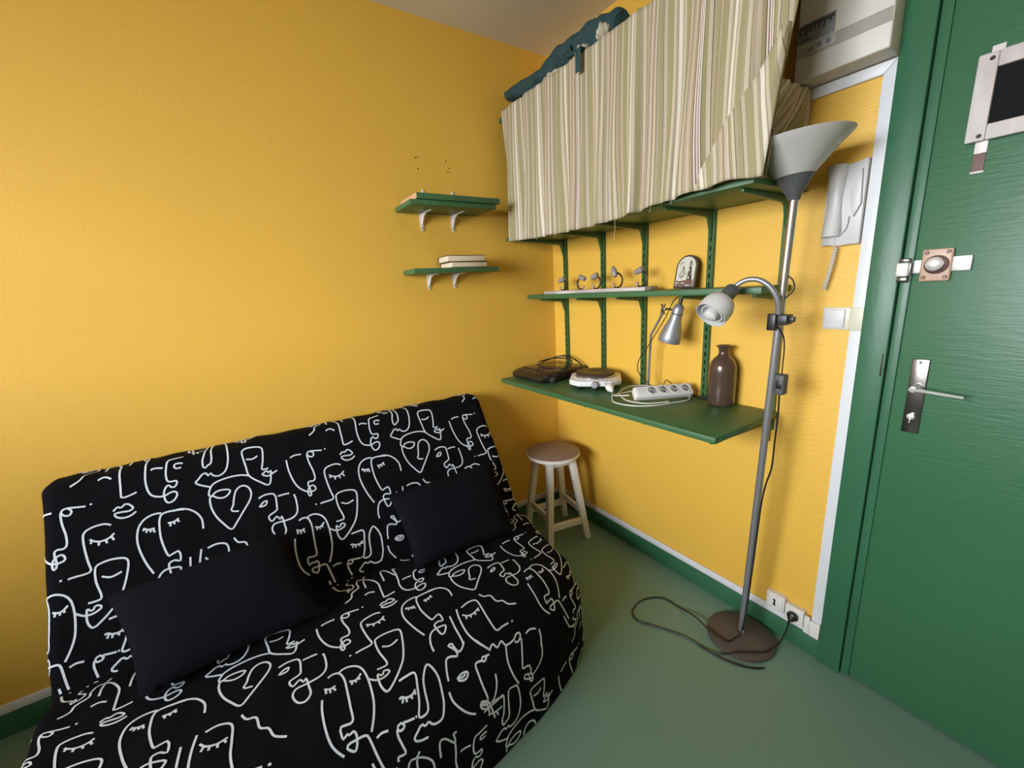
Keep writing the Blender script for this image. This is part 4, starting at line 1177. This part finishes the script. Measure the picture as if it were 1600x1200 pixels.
def ribbons(b, t0, t1):
    hw = .0027
    for st_ in STROKES:
        P = [(a / 1000, c / 1000) for a, c in st_]
        # resample smooth
        V = spline([(p[0], p[1], 0) for p in P], 4)
        pts = [V[0]]
        for q in V[1:]:
            d = (q - pts[-1]).length
            if d > .004:
                n = max(1, int(d / .008)); base = pts[-1].copy()
                for k in range(1, n + 1): pts.append(base.lerp(q, k / n))
        if len(pts) < 2: continue
        for i in range(-3, 4):
            for j in range(-3, 4):
                ds, dt = i * PX + j * SKEW, j * PT_
                c = [(p.x + ds, stretch(p.y + dt)) for p in pts]
                if max(q[0] for q in c) < SMIN or min(q[0] for q in c) > SMAX: continue
                if max(q[1] for q in c) < t0 or min(q[1] for q in c) > t1: continue
                prev = None
                for k in range(len(c)):
                    s, t = c[k]
                    if not (t0 + .003 < t < t1 - .003 and SMIN + .002 < s < SMAX - .002):
                        prev = None; continue
                    a = c[max(0, k - 1)]; e = c[min(len(c) - 1, k + 1)]
                    dx_, dy_ = e[0] - a[0], e[1] - a[1]; l = math.hypot(dx_, dy_) or 1
                    nx_, ny_ = -dy_ / l * hw, dx_ / l * hw
                    off = .0016
                    v0 = b.verts.new(S(s + nx_, t + ny_, wave(s, t) + off)); v1 = b.verts.new(S(s - nx_, t - ny_, wave(s, t) + off))
                    if prev is not None:
                        f = b.faces.new((prev[0], prev[1], v1, v0)); f.material_index = 1
                    prev = (v0, v1)
b = cover(TMIN, TC, 46); ribbons(b, -.02, TC)
obj('backrest', b, ['sofa_cover', 'printed_white'], sofa, recalc=False)
b = cover(TC, TMAX, 60); ribbons(b, TC, TMAX)
obj('seat', b, ['sofa_cover', 'printed_white'], sofa, recalc=False)

# ---------------------------------------------------------------- pillows
def pillow(corners, thick, label, bow=.02):
    BL, BR, TR, TL = [Vector(c) for c in corners]
    ctr = (BL + BR + TR + TL) / 4
    t = bm_(); n = 26
    nrm = ((BR - BL).cross(TL - BL)).normalized()
    def P(u, v, side):
        p = BL * (1 - u) * (1 - v) + BR * u * (1 - v) + TR * u * v + TL * (1 - u) * v
        # edges bow inwards, corners stay
        uu, vv = 2 * u - 1, 2 * v - 1
        p = p + (ctr - p) * bow * ((1 - uu * uu) * vv ** 8 + (1 - vv * vv) * uu ** 8) * 3
        h = ((1 - abs(uu) ** 2.6) * (1 - abs(vv) ** 2.6)) ** .55
        h *= 1 + .05 * math.sin(7 * u + 3 * v) + .04 * math.sin(11 * v - 5 * u)
        # small puckers radiating from the edges
        h += .03 * math.sin(u * 40) * vv ** 6 * (1 - uu * uu)
        return p + nrm * side * thick / 2 * h
    for side in (1, -1):
        g = [[t.verts.new(P(i / n, j / n, side)) for j in range(n + 1)] for i in range(n + 1)]
        for i in range(n):
            for j in range(n):
                q = (g[i][j], g[i + 1][j], g[i + 1][j + 1], g[i][j + 1])
                t.faces.new(q if side > 0 else q[::-1])
    bmesh.ops.remove_doubles(t, verts=list(t.verts), dist=.0004)
    o = obj('pillow', t, 'pillow_cloth', None, origin=(BL + BR) / 2)
    tag(o, label, 'pillow', 'plain dark pillows on the sofa')
pillow([(-1.940, -.640, .405), (-1.478, -.615, .405), (-1.555, -.375, .605), (-2.020, -.375, .580)], .105, 'plain black pillow at the left end of the sofa, the longer one')
pillow([(-1.180, -.610, .405), (-.748, -.600, .395), (-.690, -.350, .610), (-1.185, -.355, .605)], .100, 'plain black pillow leaning at the right end of the sofa')
